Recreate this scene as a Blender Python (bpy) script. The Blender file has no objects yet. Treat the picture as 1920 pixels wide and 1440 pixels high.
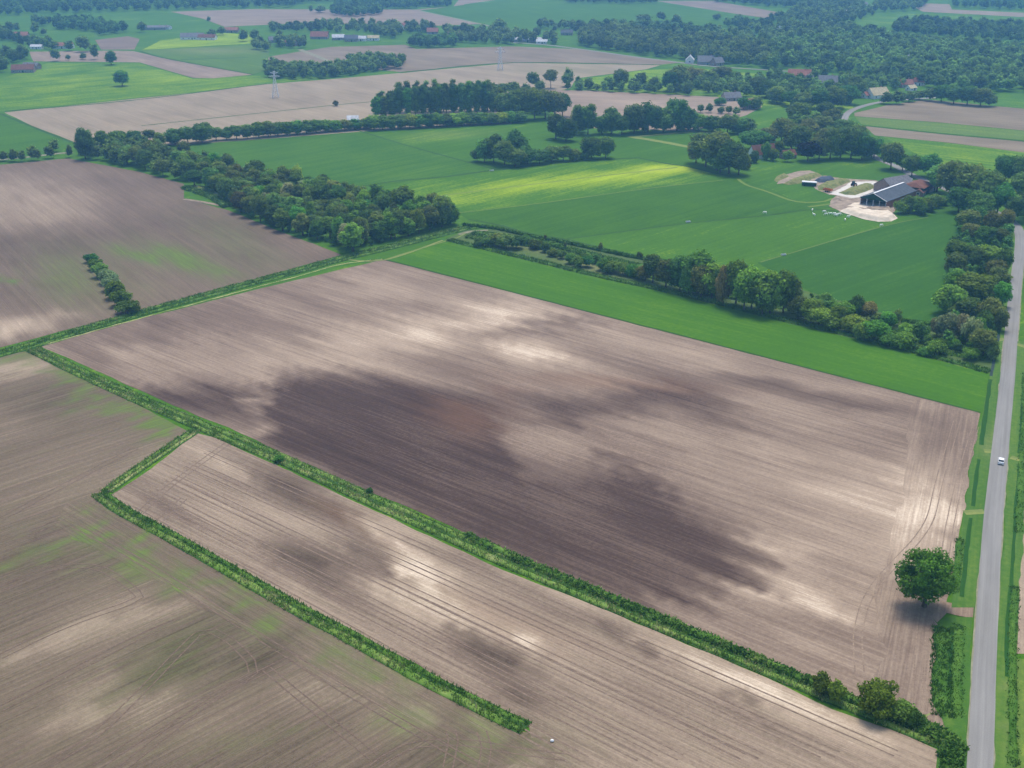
import bpy, bmesh, math, random
import numpy as np
from mathutils import Vector, noise
from mathutils.geometry import delaunay_2d_cdt

S = bpy.context.scene
C = S.collection
R = math.radians

# ------------------------------------------------------------ camera
CAM_H, FPX, PITCH = 155.0, 2250.0, 22.24
sp, cp = math.sin(R(PITCH)), math.cos(R(PITCH))
cam = bpy.data.cameras.new("camera")
cam_o = bpy.data.objects.new("camera", cam); C.objects.link(cam_o)
cam_o.location = (0, 0, CAM_H); cam_o.rotation_euler = (R(90 - PITCH), 0, 0)
cam.sensor_width = 36.0; cam.lens = 36.0 * FPX / 1920.0
cam.clip_start = 0.5; cam.clip_end = 20000
S.camera = cam_o

# ------------------------------------------------------------ light
SUN_EL, SUN_AZ = 69.0, 14.0            # azimuth measured from +Y towards +X
w = bpy.data.worlds.new("World"); S.world = w; w.use_nodes = True
nt = w.node_tree
sky = nt.nodes.new("ShaderNodeTexSky"); sky.sky_type = 'NISHITA'; sky.sun_disc = False
sky.sun_elevation = R(SUN_EL); sky.sun_rotation = R(SUN_AZ)
sky.air_density = 1.0; sky.dust_density = 2.5; sky.ozone_density = 1.0
bg = nt.nodes["Background"]; bg.inputs[1].default_value = 0.15
nt.links.new(sky.outputs[0], bg.inputs[0])
sun = bpy.data.lights.new("sun", 'SUN'); sun.energy = 2.1; sun.angle = R(22); sun.color = (1, .94, .84)
sun_o = bpy.data.objects.new("sun", sun); C.objects.link(sun_o)
sd = Vector((math.sin(R(SUN_AZ)) * math.cos(R(SUN_EL)), math.cos(R(SUN_AZ)) * math.cos(R(SUN_EL)), math.sin(R(SUN_EL))))
sun_o.rotation_euler = sd.to_track_quat('Z', 'Y').to_euler()
sun_o.location = (0, 0, 400)
S.view_settings.view_transform = 'Standard'; S.view_settings.look = 'None'
S.view_settings.gamma = 1.0
S.view_settings.exposure = 0.68
S.cycles.max_bounces = 6; S.cycles.diffuse_bounces = 3; S.cycles.volume_bounces = 1
S.cycles.transparent_max_bounces = 8

# ------------------------------------------------------------ photo pixel -> place on the land
def G(px, py, z=0.0):
    dx, dv = (px - 960) / FPX, (720 - py) / FPX
    dy = cp + dv * sp; dz = -sp + dv * cp
    t = (z - CAM_H) / dz
    return Vector((dx * t, dy * t, z))
def PX(x, y, z=0.0):
    q = CAM_H - z
    d = y * cp + q * sp; v = y * sp - q * cp
    return 960 + FPX * x / d, 720 - FPX * v / d
def height_at(px, pyb, pyt):
    b = G(px, pyb); t = (720 - pyt) / FPX
    return CAM_H - b.y * (sp - t * cp) / (cp + t * sp)
def mpp(px, py):                       # metres per photo pixel, across
    b = G(px, py); return (b.y * cp + CAM_H * sp) / FPX

# ------------------------------------------------------------ object helpers
def tag(o, label=None, cat=None, group=None, kind=None):
    if label: o['label'] = label
    if cat: o['category'] = cat
    if group: o['group'] = group
    if kind: o['kind'] = kind
    return o
def empty(name, loc, rz=0, label=None, cat=None, group=None):
    o = bpy.data.objects.new(name, None); C.objects.link(o)
    o.location = loc; o.rotation_euler = (0, 0, rz); o.empty_display_size = .5
    return tag(o, label, cat, group)
def link_mesh(name, me, m=None, parent=None):
    o = bpy.data.objects.new(name, me); C.objects.link(o)
    if m: me.materials.append(m)
    if parent: o.parent = parent
    return o
def np_mesh(name, verts, quads=None, tris=None, col=None, smooth=False):
    """verts Nx3, quads Mx4, tris Kx3, col = per-vertex scalar 'tone'"""
    me = bpy.data.meshes.new(name)
    nq = 0 if quads is None else len(quads); ntr = 0 if tris is None else len(tris)
    me.vertices.add(len(verts)); me.vertices.foreach_set("co", np.asarray(verts, dtype=np.float32).ravel())
    loops = []
    if nq: loops.append(np.asarray(quads).ravel())
    if ntr: loops.append(np.asarray(tris).ravel())
    lp = np.concatenate(loops).astype(np.int32)
    me.loops.add(len(lp)); me.loops.foreach_set("vertex_index", lp)
    starts = np.concatenate([np.arange(nq) * 4, nq * 4 + np.arange(ntr) * 3]).astype(np.int32)
    me.polygons.add(nq + ntr); me.polygons.foreach_set("loop_start", starts)
    if smooth: me.polygons.foreach_set("use_smooth", np.ones(nq + ntr, dtype=bool))
    me.update(calc_edges=True)
    if col is not None:
        a = me.attributes.new("tone", 'FLOAT', 'POINT'); a.data.foreach_set("value", np.asarray(col, dtype=np.float32))
    me.validate()
    return me
class MB:
    """collects boxes, prisms and bars into one mesh"""
    def __init__(s): s.v = []; s.f = []
    def add(s, vs, fs):
        n = len(s.v); s.v += [tuple(v) for v in vs]; s.f += [tuple(i + n for i in f) for f in fs]
    def box(s, c, d, rz=0):
        cx, cy, cz = c; x, y, z = d[0] / 2, d[1] / 2, d[2] / 2
        ca, sa = math.cos(rz), math.sin(rz); vs = []
        for k in (-z, z):
            for a, b in ((-x, -y), (x, -y), (x, y), (-x, y)):
                vs.append((cx + a * ca - b * sa, cy + a * sa + b * ca, cz + k))
        s.add(vs, [(3, 2, 1, 0), (4, 5, 6, 7), (0, 1, 5, 4), (1, 2, 6, 5), (2, 3, 7, 6), (3, 0, 4, 7)]); return s
    def bar(s, a, b, r, n=4, r2=None):
        a, b = Vector(a), Vector(b); d = b - a
        if d.length < 1e-6: return s
        q = d.to_track_quat('Z', 'Y'); r2 = r if r2 is None else r2; vs = []
        for p, rr in ((a, r), (b, r2)):
            for i in range(n):
                t = 2 * math.pi * (i + .5) / n; vs.append(p + q @ Vector((math.cos(t) * rr, math.sin(t) * rr, 0)))
        fs = [(i, (i + 1) % n, n + (i + 1) % n, n + i) for i in range(n)]
        fs += [tuple(reversed(range(n))), tuple(range(n, 2 * n))]
        s.add(vs, fs); return s
    def prism(s, prof, y0, y1):        # profile in x,z extruded along y
        n = len(prof); vs = [(x, y0, z) for x, z in prof] + [(x, y1, z) for x, z in prof]
        fs = [(i, n + i, n + (i + 1) % n, (i + 1) % n) for i in range(n)]
        fs += [tuple(range(n)), tuple(reversed(range(n, 2 * n)))]
        s.add(vs, fs); return s
    def ring(s, secs, n=10, cap=True): # list of (centre, rx-vector, ry-vector): lofted ellipses
        vs = []
        for c, u, v in secs:
            for i in range(n):
                t = 2 * math.pi * i / n; vs.append(Vector(c) + Vector(u) * math.cos(t) + Vector(v) * math.sin(t))
        fs = []
        for k in range(len(secs) - 1):
            for i in range(n):
                fs.append((k * n + i, k * n + (i + 1) % n, (k + 1) * n + (i + 1) % n, (k + 1) * n + i))
        if cap: fs += [tuple(reversed(range(n))), tuple(range((len(secs) - 1) * n, len(secs) * n))]
        s.add(vs, fs); return s
    def build(s, name, m, parent=None, smooth=False, bevel=0):
        me = bpy.data.meshes.new(name); me.from_pydata(s.v, [], s.f)
        bm = bmesh.new(); bm.from_mesh(me); bmesh.ops.recalc_face_normals(bm, faces=bm.faces)
        if bevel: bmesh.ops.bevel(bm, geom=[e for e in bm.edges], offset=bevel, segments=2, affect='EDGES', profile=.6)
        bm.to_mesh(me); bm.free()
        if smooth:
            for p in me.polygons: p.use_smooth = True
        return link_mesh(name, me, m, parent)

# ------------------------------------------------------------ materials
class NT:
    def __init__(s, name):
        s.m = bpy.data.materials.new(name); s.m.use_nodes = True; s.t = s.m.node_tree
        s.b = s.t.nodes["Principled BSDF"]; s.b.inputs["Roughness"].default_value = .9
        s.b.inputs["Specular IOR Level"].default_value = .04
    def n(s, typ, **kw):
        nd = s.t.nodes.new(typ)
        for k, v in kw.items(): setattr(nd, k, v)
        return nd
    def l(s, a, b): s.t.links.new(a, b)
    def val(s, sock, v):
        if hasattr(v, 'links'): s.l(v, sock)
        else: sock.default_value = v
    def math(s, op, a, b=0.0, c=None, clamp=False):
        nd = s.n("ShaderNodeMath", operation=op, use_clamp=clamp)
        s.val(nd.inputs[0], a); s.val(nd.inputs[1], b)
        if c is not None: s.val(nd.inputs[2], c)
        return nd.outputs[0]
    def mix(s, f, a, b, typ='MIX'):
        nd = s.n("ShaderNodeMix", data_type='RGBA', blend_type=typ)
        s.val(nd.inputs[0], f); s.val(nd.inputs[6], a); s.val(nd.inputs[7], b)
        return nd.outputs[2]
    def noise(s, vec, scale, detail=2.0, rough=.55):
        nd = s.n("ShaderNodeTexNoise"); s.l(vec, nd.inputs["Vector"])
        nd.inputs["Scale"].default_value = scale; nd.inputs["Detail"].default_value = detail
        nd.inputs["Roughness"].default_value = rough; return nd.outputs[0]
    def stretch(s, vec, sx, sy):
        nd = s.n("ShaderNodeMapping"); s.l(vec, nd.inputs[0]); nd.inputs["Scale"].default_value = (sx, sy, 1)
        return nd.outputs[0]
    def ramp(s, f, stops):
        nd = s.n("ShaderNodeValToRGB"); s.l(f, nd.inputs[0]); e = nd.color_ramp.elements
        while len(e) < len(stops): e.new(.5)
        for i, (p, c) in enumerate(stops): e[i].position = p; e[i].color = (*c, 1)
        return nd.outputs[0]
    def bump(s, h, strength, dist):
        nd = s.n("ShaderNodeBump"); s.l(h, nd.inputs["Height"]); nd.inputs["Strength"].default_value = strength
        nd.inputs["Distance"].default_value = dist; s.l(nd.outputs[0], s.b.inputs["Normal"])

def soil_mat(name, k1=.26, k2=.34, kb=.40, s1=.45, s2=1.5):
    t = NT(name); uv = t.n("ShaderNodeUVMap"); uv.uv_map = "land"; u = uv.outputs[0]
    at = t.n("ShaderNodeAttribute", attribute_name="cover"); sep = t.n("ShaderNodeSeparateColor"); t.l(at.outputs["Color"], sep.inputs[0])
    n1 = t.noise(t.stretch(u, .012, s1), 1.0, 4, .6)      # wide passes of the harrow
    n2 = t.noise(t.stretch(u, .03, s2), 1.0, 3, .7)       # fine furrows
    nb = t.noise(t.stretch(u, .018, .05), 1.0, 4, .6)      # moist and dry patches
    ng = t.noise(u, .9, 3, .7)
    v = t.math('ADD', sep.outputs[0], t.math('MULTIPLY', t.math('SUBTRACT', n1, .5), k1))
    v = t.math('ADD', v, t.math('MULTIPLY', t.math('SUBTRACT', n2, .5), k2))
    v = t.math('ADD', v, t.math('MULTIPLY', t.math('SUBTRACT', nb, .5), kb))
    nc = t.noise(u, 2.6, 3, .75)
    v = t.math('ADD', v, t.math('MULTIPLY', t.math('SUBTRACT', nc, .5), .22))
    v = t.math('ADD', v, t.math('MULTIPLY', t.math('SUBTRACT', ng, .5), .24), clamp=True)
    c = t.ramp(v, [(0, (.030, .019, .017)), (.22, (.066, .043, .035)), (.5, (.168, .121, .090)), (.75, (.338, .259, .186)), (1, (.68, .56, .42))])
    c = t.mix(sep.outputs[2], c, (.20, .105, .06, 1))
    gn = t.noise(t.stretch(u, .05, .9), 1.0, 4, .7)
    gf = t.math('MULTIPLY', t.math('SUBTRACT', t.math('ADD', sep.outputs[1], gn), .50), 1.15, clamp=True)
    gf = t.math('MULTIPLY', gf, t.math('MULTIPLY', sep.outputs[1], 1.35, clamp=True))
    c = t.mix(gf, c, t.ramp(gn, [(.3, (.075, .098, .036)), (.75, (.135, .19, .04))]))
    t.l(c, t.b.inputs["Base Color"]); t.bump(n2, .5, .25); return t.m

def grass_mat(name, lo, mid, hi, k=.42):
    t = NT(name); uv = t.n("ShaderNodeUVMap"); uv.uv_map = "land"; u = uv.outputs[0]
    at = t.n("ShaderNodeAttribute", attribute_name="cover"); sep = t.n("ShaderNodeSeparateColor"); t.l(at.outputs["Color"], sep.inputs[0])
    n1 = t.noise(t.stretch(u, .02, .5), 1.0, 4, .65)
    nb = t.noise(u, .025, 5, .62)
    n3 = t.noise(u, .55, 3, .7)
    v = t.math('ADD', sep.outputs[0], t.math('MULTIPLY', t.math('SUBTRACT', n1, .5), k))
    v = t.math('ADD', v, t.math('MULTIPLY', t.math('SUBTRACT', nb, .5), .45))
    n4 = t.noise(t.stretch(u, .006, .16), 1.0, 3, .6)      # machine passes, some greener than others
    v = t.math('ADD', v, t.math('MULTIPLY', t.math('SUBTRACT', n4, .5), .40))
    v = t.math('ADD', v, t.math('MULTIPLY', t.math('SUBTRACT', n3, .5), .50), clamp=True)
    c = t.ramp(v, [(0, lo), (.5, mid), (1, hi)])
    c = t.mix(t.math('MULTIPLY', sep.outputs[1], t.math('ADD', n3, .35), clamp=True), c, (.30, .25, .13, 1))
    t.l(c, t.b.inputs["Base Color"]); t.bump(n3, .4, .3); return t.m

def world_mat(name, c1, c2, scale=.3, rough=.9, bump=.3, detail=4):
    t = NT(name); g = t.n("ShaderNodeTexCoord")
    n = t.noise(g.outputs["Object"], scale, detail, .65)
    t.l(t.ramp(n, [(.3, c1), (.7, c2)]), t.b.inputs["Base Color"]); t.b.inputs["Roughness"].default_value = rough
    if bump: t.bump(n, bump, .1)
    return t.m

def leaf_mat(name):
    t = NT(name); oi = t.n("ShaderNodeObjectInfo"); at = t.n("ShaderNodeAttribute", attribute_name="tone")
    hs = t.n("ShaderNodeHueSaturation"); t.l(oi.outputs["Color"], hs.inputs["Color"])
    t.l(t.math('MULTIPLY_ADD', oi.outputs["Random"], .04, .48), hs.inputs["Hue"])
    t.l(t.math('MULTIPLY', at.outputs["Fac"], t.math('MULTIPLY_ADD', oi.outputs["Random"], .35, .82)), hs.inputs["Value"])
    t.l(hs.outputs[0], t.b.inputs["Base Color"]); t.b.inputs["Roughness"].default_value = .65
    tr = t.n("ShaderNodeBsdfTranslucent"); t.l(hs.outputs[0], tr.inputs[0])
    mx = t.n("ShaderNodeMixShader"); mx.inputs[0].default_value = .42
    t.l(t.b.outputs[0], mx.inputs[1]); t.l(tr.outputs[0], mx.inputs[2])
    t.l(mx.outputs[0], t.t.nodes["Material Output"].inputs[0]); return t.m

def veg_mat(name, stops):              # low plants of banks, colour by per-vertex tone
    t = NT(name); at = t.n("ShaderNodeAttribute", attribute_name="tone")
    g = t.n("ShaderNodeTexCoord"); n = t.noise(g.outputs["Object"], .12, 4, .7)
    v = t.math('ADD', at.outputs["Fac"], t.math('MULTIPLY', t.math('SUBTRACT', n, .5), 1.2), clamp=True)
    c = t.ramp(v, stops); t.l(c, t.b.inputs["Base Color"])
    tr = t.n("ShaderNodeBsdfTranslucent"); t.l(c, tr.inputs[0])
    mx = t.n("ShaderNodeMixShader"); mx.inputs[0].default_value = .2
    t.l(t.b.outputs[0], mx.inputs[1]); t.l(tr.outputs[0], mx.inputs[2])
    t.l(mx.outputs[0], t.t.nodes["Material Output"].inputs[0]); return t.m

M = {}
M['soil'] = soil_mat("soil_harrowed")
M['soil_seeded'] = soil_mat("soil_seeded", .28, .36, .22, .7, 1.9)
M['soil_far'] = soil_mat("soil_distant", .25, .1, .30)
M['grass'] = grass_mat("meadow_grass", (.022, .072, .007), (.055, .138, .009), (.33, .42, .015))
M['grass_deep'] = grass_mat("deep_green_crop", (.016, .060, .009), (.033, .100, .010), (.09, .18, .015))
M['grass_vivid'] = grass_mat("vivid_green_crop", (.024, .080, .005), (.048, .132, .007), (.12, .22, .013))
M['verge'] = grass_mat("verge_grass", (.020, .070, .012), (.045, .120, .016), (.13, .20, .03), .6)
M['leaf'] = leaf_mat("leaves")
M['bark'] = world_mat("bark", (.05, .04, .03), (.12, .10, .08), 2.0)
M['reed'] = veg_mat("bank_plants", [(0, (.045, .120, .016)), (.40, (.105, .21, .032)), (.7, (.19, .29, .065)), (1, (.42, .40, .18))])
M['mud'] = world_mat("ditch_mud", (.010, .016, .008), (.025, .035, .014), .6)
M['dirt'] = world_mat("bare_earth", (.16, .12, .09), (.36, .29, .22), .25)
M['sand'] = world_mat("pale_sand", (.48, .40, .30), (.66, .57, .45), .35, bump=.5)
M['concrete'] = world_mat("yard_concrete", (.44, .41, .36), (.60, .56, .50), .3)
M['white'] = world_mat("white_paint", (.70, .70, .68), (.80, .80, .78), 1.5, .5, 0)
M['glass'] = world_mat("window_glass", (.02, .03, .04), (.05, .06, .07), .5, .1, 0)
M['steel'] = world_mat("galvanised_steel", (.58, .60, .60), (.70, .71, .71), 2, .45, 0)
M['dark'] = world_mat("dark_interior", (.015, .014, .013), (.03, .028, .025), 1, .8, 0)
M['rubber'] = world_mat("rubber", (.015, .015, .015), (.03, .03, .03), 3, .8, 0)
M['orange'] = world_mat("orange_paint", (.45, .12, .03), (.60, .18, .05), 1, .5, 0)
M['green_paint'] = world_mat("dark_green_paint", (.01, .035, .02), (.02, .06, .03), 1, .5, 0)
M['tarp'] = world_mat("dark_sheeting", (.03, .04, .06), (.07, .085, .11), .5, .5)
M['water'] = world_mat("ditch_water", (.03, .05, .05), (.05, .07, .07), .2, .08, 0)
def tile_mat(name, c, rough=.8, pitch=.35):
    t = NT(name); g = t.n("ShaderNodeTexCoord"); wv = t.n("ShaderNodeTexWave", wave_type='BANDS', bands_direction='X')
    t.l(g.outputs["Object"], wv.inputs[0]); wv.inputs["Scale"].default_value = .32 / pitch
    n = t.noise(g.outputs["Object"], .6, 4, .7)
    f = t.math('ADD', t.math('MULTIPLY', n, .8), t.math('MULTIPLY', wv.outputs["Fac"], .2))
    d = tuple(x * .6 for x in c); h = tuple(min(1, x * 1.35) for x in c)
    t.l(t.ramp(f, [(.3, d), (.7, h)]), t.b.inputs["Base Color"]); t.b.inputs["Roughness"].default_value = rough
    t.bump(wv.outputs["Fac"], .4, .05); return t.m
M['roof_slate'] = tile_mat("slate_grey_sheets", (.075, .088, .105), .6, 1.0)
M['roof_grey'] = tile_mat("grey_roof_tiles", (.16, .16, .17))
M['roof_red'] = tile_mat("orange_red_roof_tiles", (.27, .12, .085))
M['roof_brown'] = tile_mat("red_brown_roof_sheets", (.16, .075, .055), .8, .8)
M['roof_thatch'] = tile_mat("straw_thatch", (.42, .36, .22), .95, .2)
M['roof_pale'] = tile_mat("pale_roof_sheets", (.45, .46, .47), .6, 1.0)
def brick_mat(name, c):
    t = NT(name); g = t.n("ShaderNodeTexCoord"); b = t.n("ShaderNodeTexBrick"); t.l(g.outputs["Object"], b.inputs[0])
    b.inputs["Color1"].default_value = (*c, 1); b.inputs["Color2"].default_value = (c[0] * .7, c[1] * .7, c[2] * .7, 1)
    b.inputs["Mortar"].default_value = (.3, .28, .25, 1); b.inputs["Scale"].default_value = 4
    t.l(b.outputs[0], t.b.inputs["Base Color"]); return t.m
M['brick'] = brick_mat("red_brick", (.33, .13, .08))
M['brick_pale'] = brick_mat("buff_brick", (.42, .34, .26))

# ------------------------------------------------------------ land
def inside(p, poly):
    x, y = p; r = False; j = len(poly) - 1
    for i in range(len(poly)):
        xi, yi = poly[i]; xj, yj = poly[j]
        if (yi > y) != (yj > y) and x < (xj - xi) * (y - yi) / (yj - yi) + xi: r = not r
        j = i
    return r
def edge_dist(p, poly):
    x, y = p; best = 1e9; n = len(poly)
    for i in range(n):
        ax, ay = poly[i]; bx, by = poly[(i + 1) % n]; dx, dy = bx - ax, by - ay
        t = max(0, min(1, ((x - ax) * dx + (y - ay) * dy) / (dx * dx + dy * dy + 1e-9)))
        best = min(best, math.hypot(x - ax - t * dx, y - ay - t * dy))
    return best
def sstep(t): t = max(0, min(1, t)); return t * t * (3 - 2 * t)

def cover(marks, base, x, y, d=None):
    """ground cover at a place: soil dryness (on one meadow, painted sunlight) / weeds / rust, from patches outlined where they lie"""
    v = list(base); qx, qy = PX(x, y)
    a = noise.noise(Vector((x * .03, y * .03, 3.1))); b = noise.noise(Vector((x * .03, y * .03, 9.7)))
    a2 = noise.noise(Vector((x * .09, y * .09, 5.5))); b2 = noise.noise(Vector((x * .09, y * .09, 1.7)))
    sc = (qy + 200) / 1000
    if d is not None:                  # the harrow drags every patch out along its passes
        al, ac = x * d.x + y * d.y, -x * d.y + y * d.x
        k = noise.noise(Vector((ac * .16, al * .006, 2.2))) * 17 + noise.noise(Vector((ac * .42, al * .012, 8.8))) * 11
        qx, qy = PX(x + d.x * k, y + d.y * k)
    wx, wy = (a * 15 + a2 * 10) * sc, (b * 9 + b2 * 6) * sc
    qx += wx; qy += wy
    for m in marks:
        ch = m[1]
        if m[0] == 'e':
            _, ch, cx, cy, rx, ry, an, val, wt = m
            ca, sa = math.cos(R(an)), math.sin(R(an)); dx, dy = qx - cx, qy - cy
            u = (dx * ca + dy * sa) / rx; t = (-dx * sa + dy * ca) / ry
            d = u * u + t * t
            if d > 6: continue
            k = wt * math.exp(-d * .95)
        else:
            _, ch, poly, soft, val, wt = m
            d = edge_dist((qx, qy), poly); d = d if inside((qx, qy), poly) else -d
            k = wt * sstep((d + soft) / (2 * soft))
        v[ch] += (val - v[ch]) * k
    return v

def punch(marks, mid, k):
    out = []
    for m in marks:
        m = list(m)
        if m[1] == 0: m[-2] = max(.02, min(1, mid + (m[-2] - mid) * k)); m[-1] = min(1, m[-1] * 1.15)
        out.append(tuple(m))
    return out
def sheet_points(poly, spacing, rough=0.0):
    """poly: world outline -> triangulated sheet with inner points"""
    out = []; n = len(poly)
    for i in range(n):
        a, b = poly[i], poly[(i + 1) % n]; L = math.hypot(b[0] - a[0], b[1] - a[1]); k = max(1, int(L / spacing))
        for j in range(k):
            t = j / k; x = a[0] + (b[0] - a[0]) * t; y = a[1] + (b[1] - a[1]) * t
            if rough and j: x += noise.noise(Vector((x * .11, y * .11, 0))) * rough; y += noise.noise(Vector((x * .11, y * .11, 7))) * rough
            out.append((x, y))
    xs = [p[0] for p in out]; ys = [p[1] for p in out]; pts = list(out); nb = len(out)
    y = min(ys) + spacing * .5; row = 0
    while y < max(ys):
        x = min(xs) + (spacing * .5 if row % 2 else 0)
        while x < max(xs):
            if inside((x, y), out) and edge_dist((x, y), poly) > spacing * .45: pts.append((x, y))
            x += spacing
        y += spacing * .87; row += 1
    r = delaunay_2d_cdt([Vector(p) for p in pts], [(i, (i + 1) % nb) for i in range(nb)], [], 1, 1e-4)
    return r[0], r[2]

LAYER = [0]
def lift():
    LAYER[0] += 1; return LAYER[0] * .0006
def field(name, pxpoly, mat, line, z=.05, spacing=6, base=(.5, 0, 0), marks=(), rough=.6, world=False, warp=None):
    poly = [(p[0], p[1]) for p in pxpoly] if world else [tuple(G(*p)[:2]) for p in pxpoly]
    z += lift() if z else 0
    vs, fs = sheet_points(poly, spacing, rough)
    me = bpy.data.meshes.new(name); me.from_pydata([(v[0], v[1], z) for v in vs], [], [tuple(f) for f in fs])
    bm = bmesh.new(); bm.from_mesh(me)
    for f in bm.faces:
        if f.normal.z < 0: f.normal_flip()
    bm.to_mesh(me); bm.free()
    a, b = G(*line[0]), G(*line[1]); d = (b - a); d.z = 0; d.normalize()
    wd = d
    if warp: wd = G(*warp[1]) - G(*warp[0]); wd.z = 0; wd.normalize()
    ca = me.color_attributes.new("cover", 'FLOAT_COLOR', 'POINT')
    buf = np.zeros((len(me.vertices), 4), np.float32)
    for i, v in enumerate(me.vertices):
        c = cover(marks, base, v.co.x, v.co.y, wd if 'soil' in mat else None); buf[i] = (c[0], c[1], c[2], 1)
    ca.data.foreach_set("color", buf.ravel())
    uv = me.uv_layers.new(name="land")
    for lp in me.loops:
        co = me.vertices[lp.vertex_index].co; uv.data[lp.index].uv = (co.x * d.x + co.y * d.y, -co.x * d.y + co.y * d.x)
    return tag(link_mesh(name, me, M[mat]), kind='structure')

def smooth_path(pts, step):
    out = []; n = len(pts)
    for i in range(n - 1):
        p0 = pts[max(0, i - 1)]; p1 = pts[i]; p2 = pts[i + 1]; p3 = pts[min(n - 1, i + 2)]
        k = max(1, int((p2 - p1).length / step))
        for j in range(k):
            t = j / k
            out.append(.5 * ((2 * p1) + (p2 - p0) * t + (2 * p0 - 5 * p1 + 4 * p2 - p3) * t * t + (3 * p1 - p0 - 3 * p2 + p3) * t ** 3))
    out.append(pts[-1].copy()); return out
def path_of(px, step=4, world=False):
    return smooth_path([Vector((p[0], p[1], 0)) if world else G(*p) for p in px], step)
def perp(path, i):
    a = path[max(0, i - 1)]; b = path[min(len(path) - 1, i + 1)]; d = (b - a).normalized(); return Vector((-d.y, d.x, 0))
def ribbon_bm(bm, path, width, z, wob=.0, off=0.0):
    prev = None
    for i, p in enumerate(path):
        n = perp(path, i); wn = width / 2
        a = p + n * (off + wn * (1 + wob * noise.noise(Vector((p.x * .15, p.y * .15, 1))))); b = p + n * (off - wn * (1 + wob * noise.noise(Vector((p.x * .15, p.y * .15, 5)))))
        v1 = bm.verts.new((a.x, a.y, z)); v2 = bm.verts.new((b.x, b.y, z))
        if prev: bm.faces.new((prev[1], prev[0], v1, v2)) if False else bm.faces.new((prev[0], prev[1], v2, v1))
        prev = (v1, v2)
def ribbon(name, px, width, z, mat, wob=.15, step=4, base=(.5, 0, 0), cuts=None, kind='structure', world=False, path=None):
    path = path or path_of(px, step, world); bm = bmesh.new(); ribbon_bm(bm, path, width, z + lift(), wob); cum = [0.0]
    for i in range(len(path) - 1): cum.append(cum[-1] + (path[i + 1] - path[i]).length)
    for f in bm.faces:
        f.normal_update()
        if f.normal.z < 0: f.normal_flip()
    me = bpy.data.meshes.new(name); bm.to_mesh(me); bm.free()
    ca = me.color_attributes.new("cover", 'FLOAT_COLOR', 'POINT')
    for i in range(len(me.vertices)): ca.data[i].color = (*base, 1)
    uv = me.uv_layers.new(name="land")
    for lp in me.loops:
        i = lp.vertex_index; uv.data[lp.index].uv = (cum[i // 2], (width / 2) * (1 if i % 2 == 0 else -1))
    return tag(link_mesh(name, me, M[mat]), kind=kind)

AD = ((718, 487), (1838, 775)); AB = ((78, 652), (718, 487)); RD = ((1837, 1440), (1890, 700))
# the ground itself
field("ground", [(-5600, -900), (5600, -900), (5600, 6600), (-5600, 6600)], 'grass', AB, 0.0, 300, (.45, .0, 0), world=True, rough=0)

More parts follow.
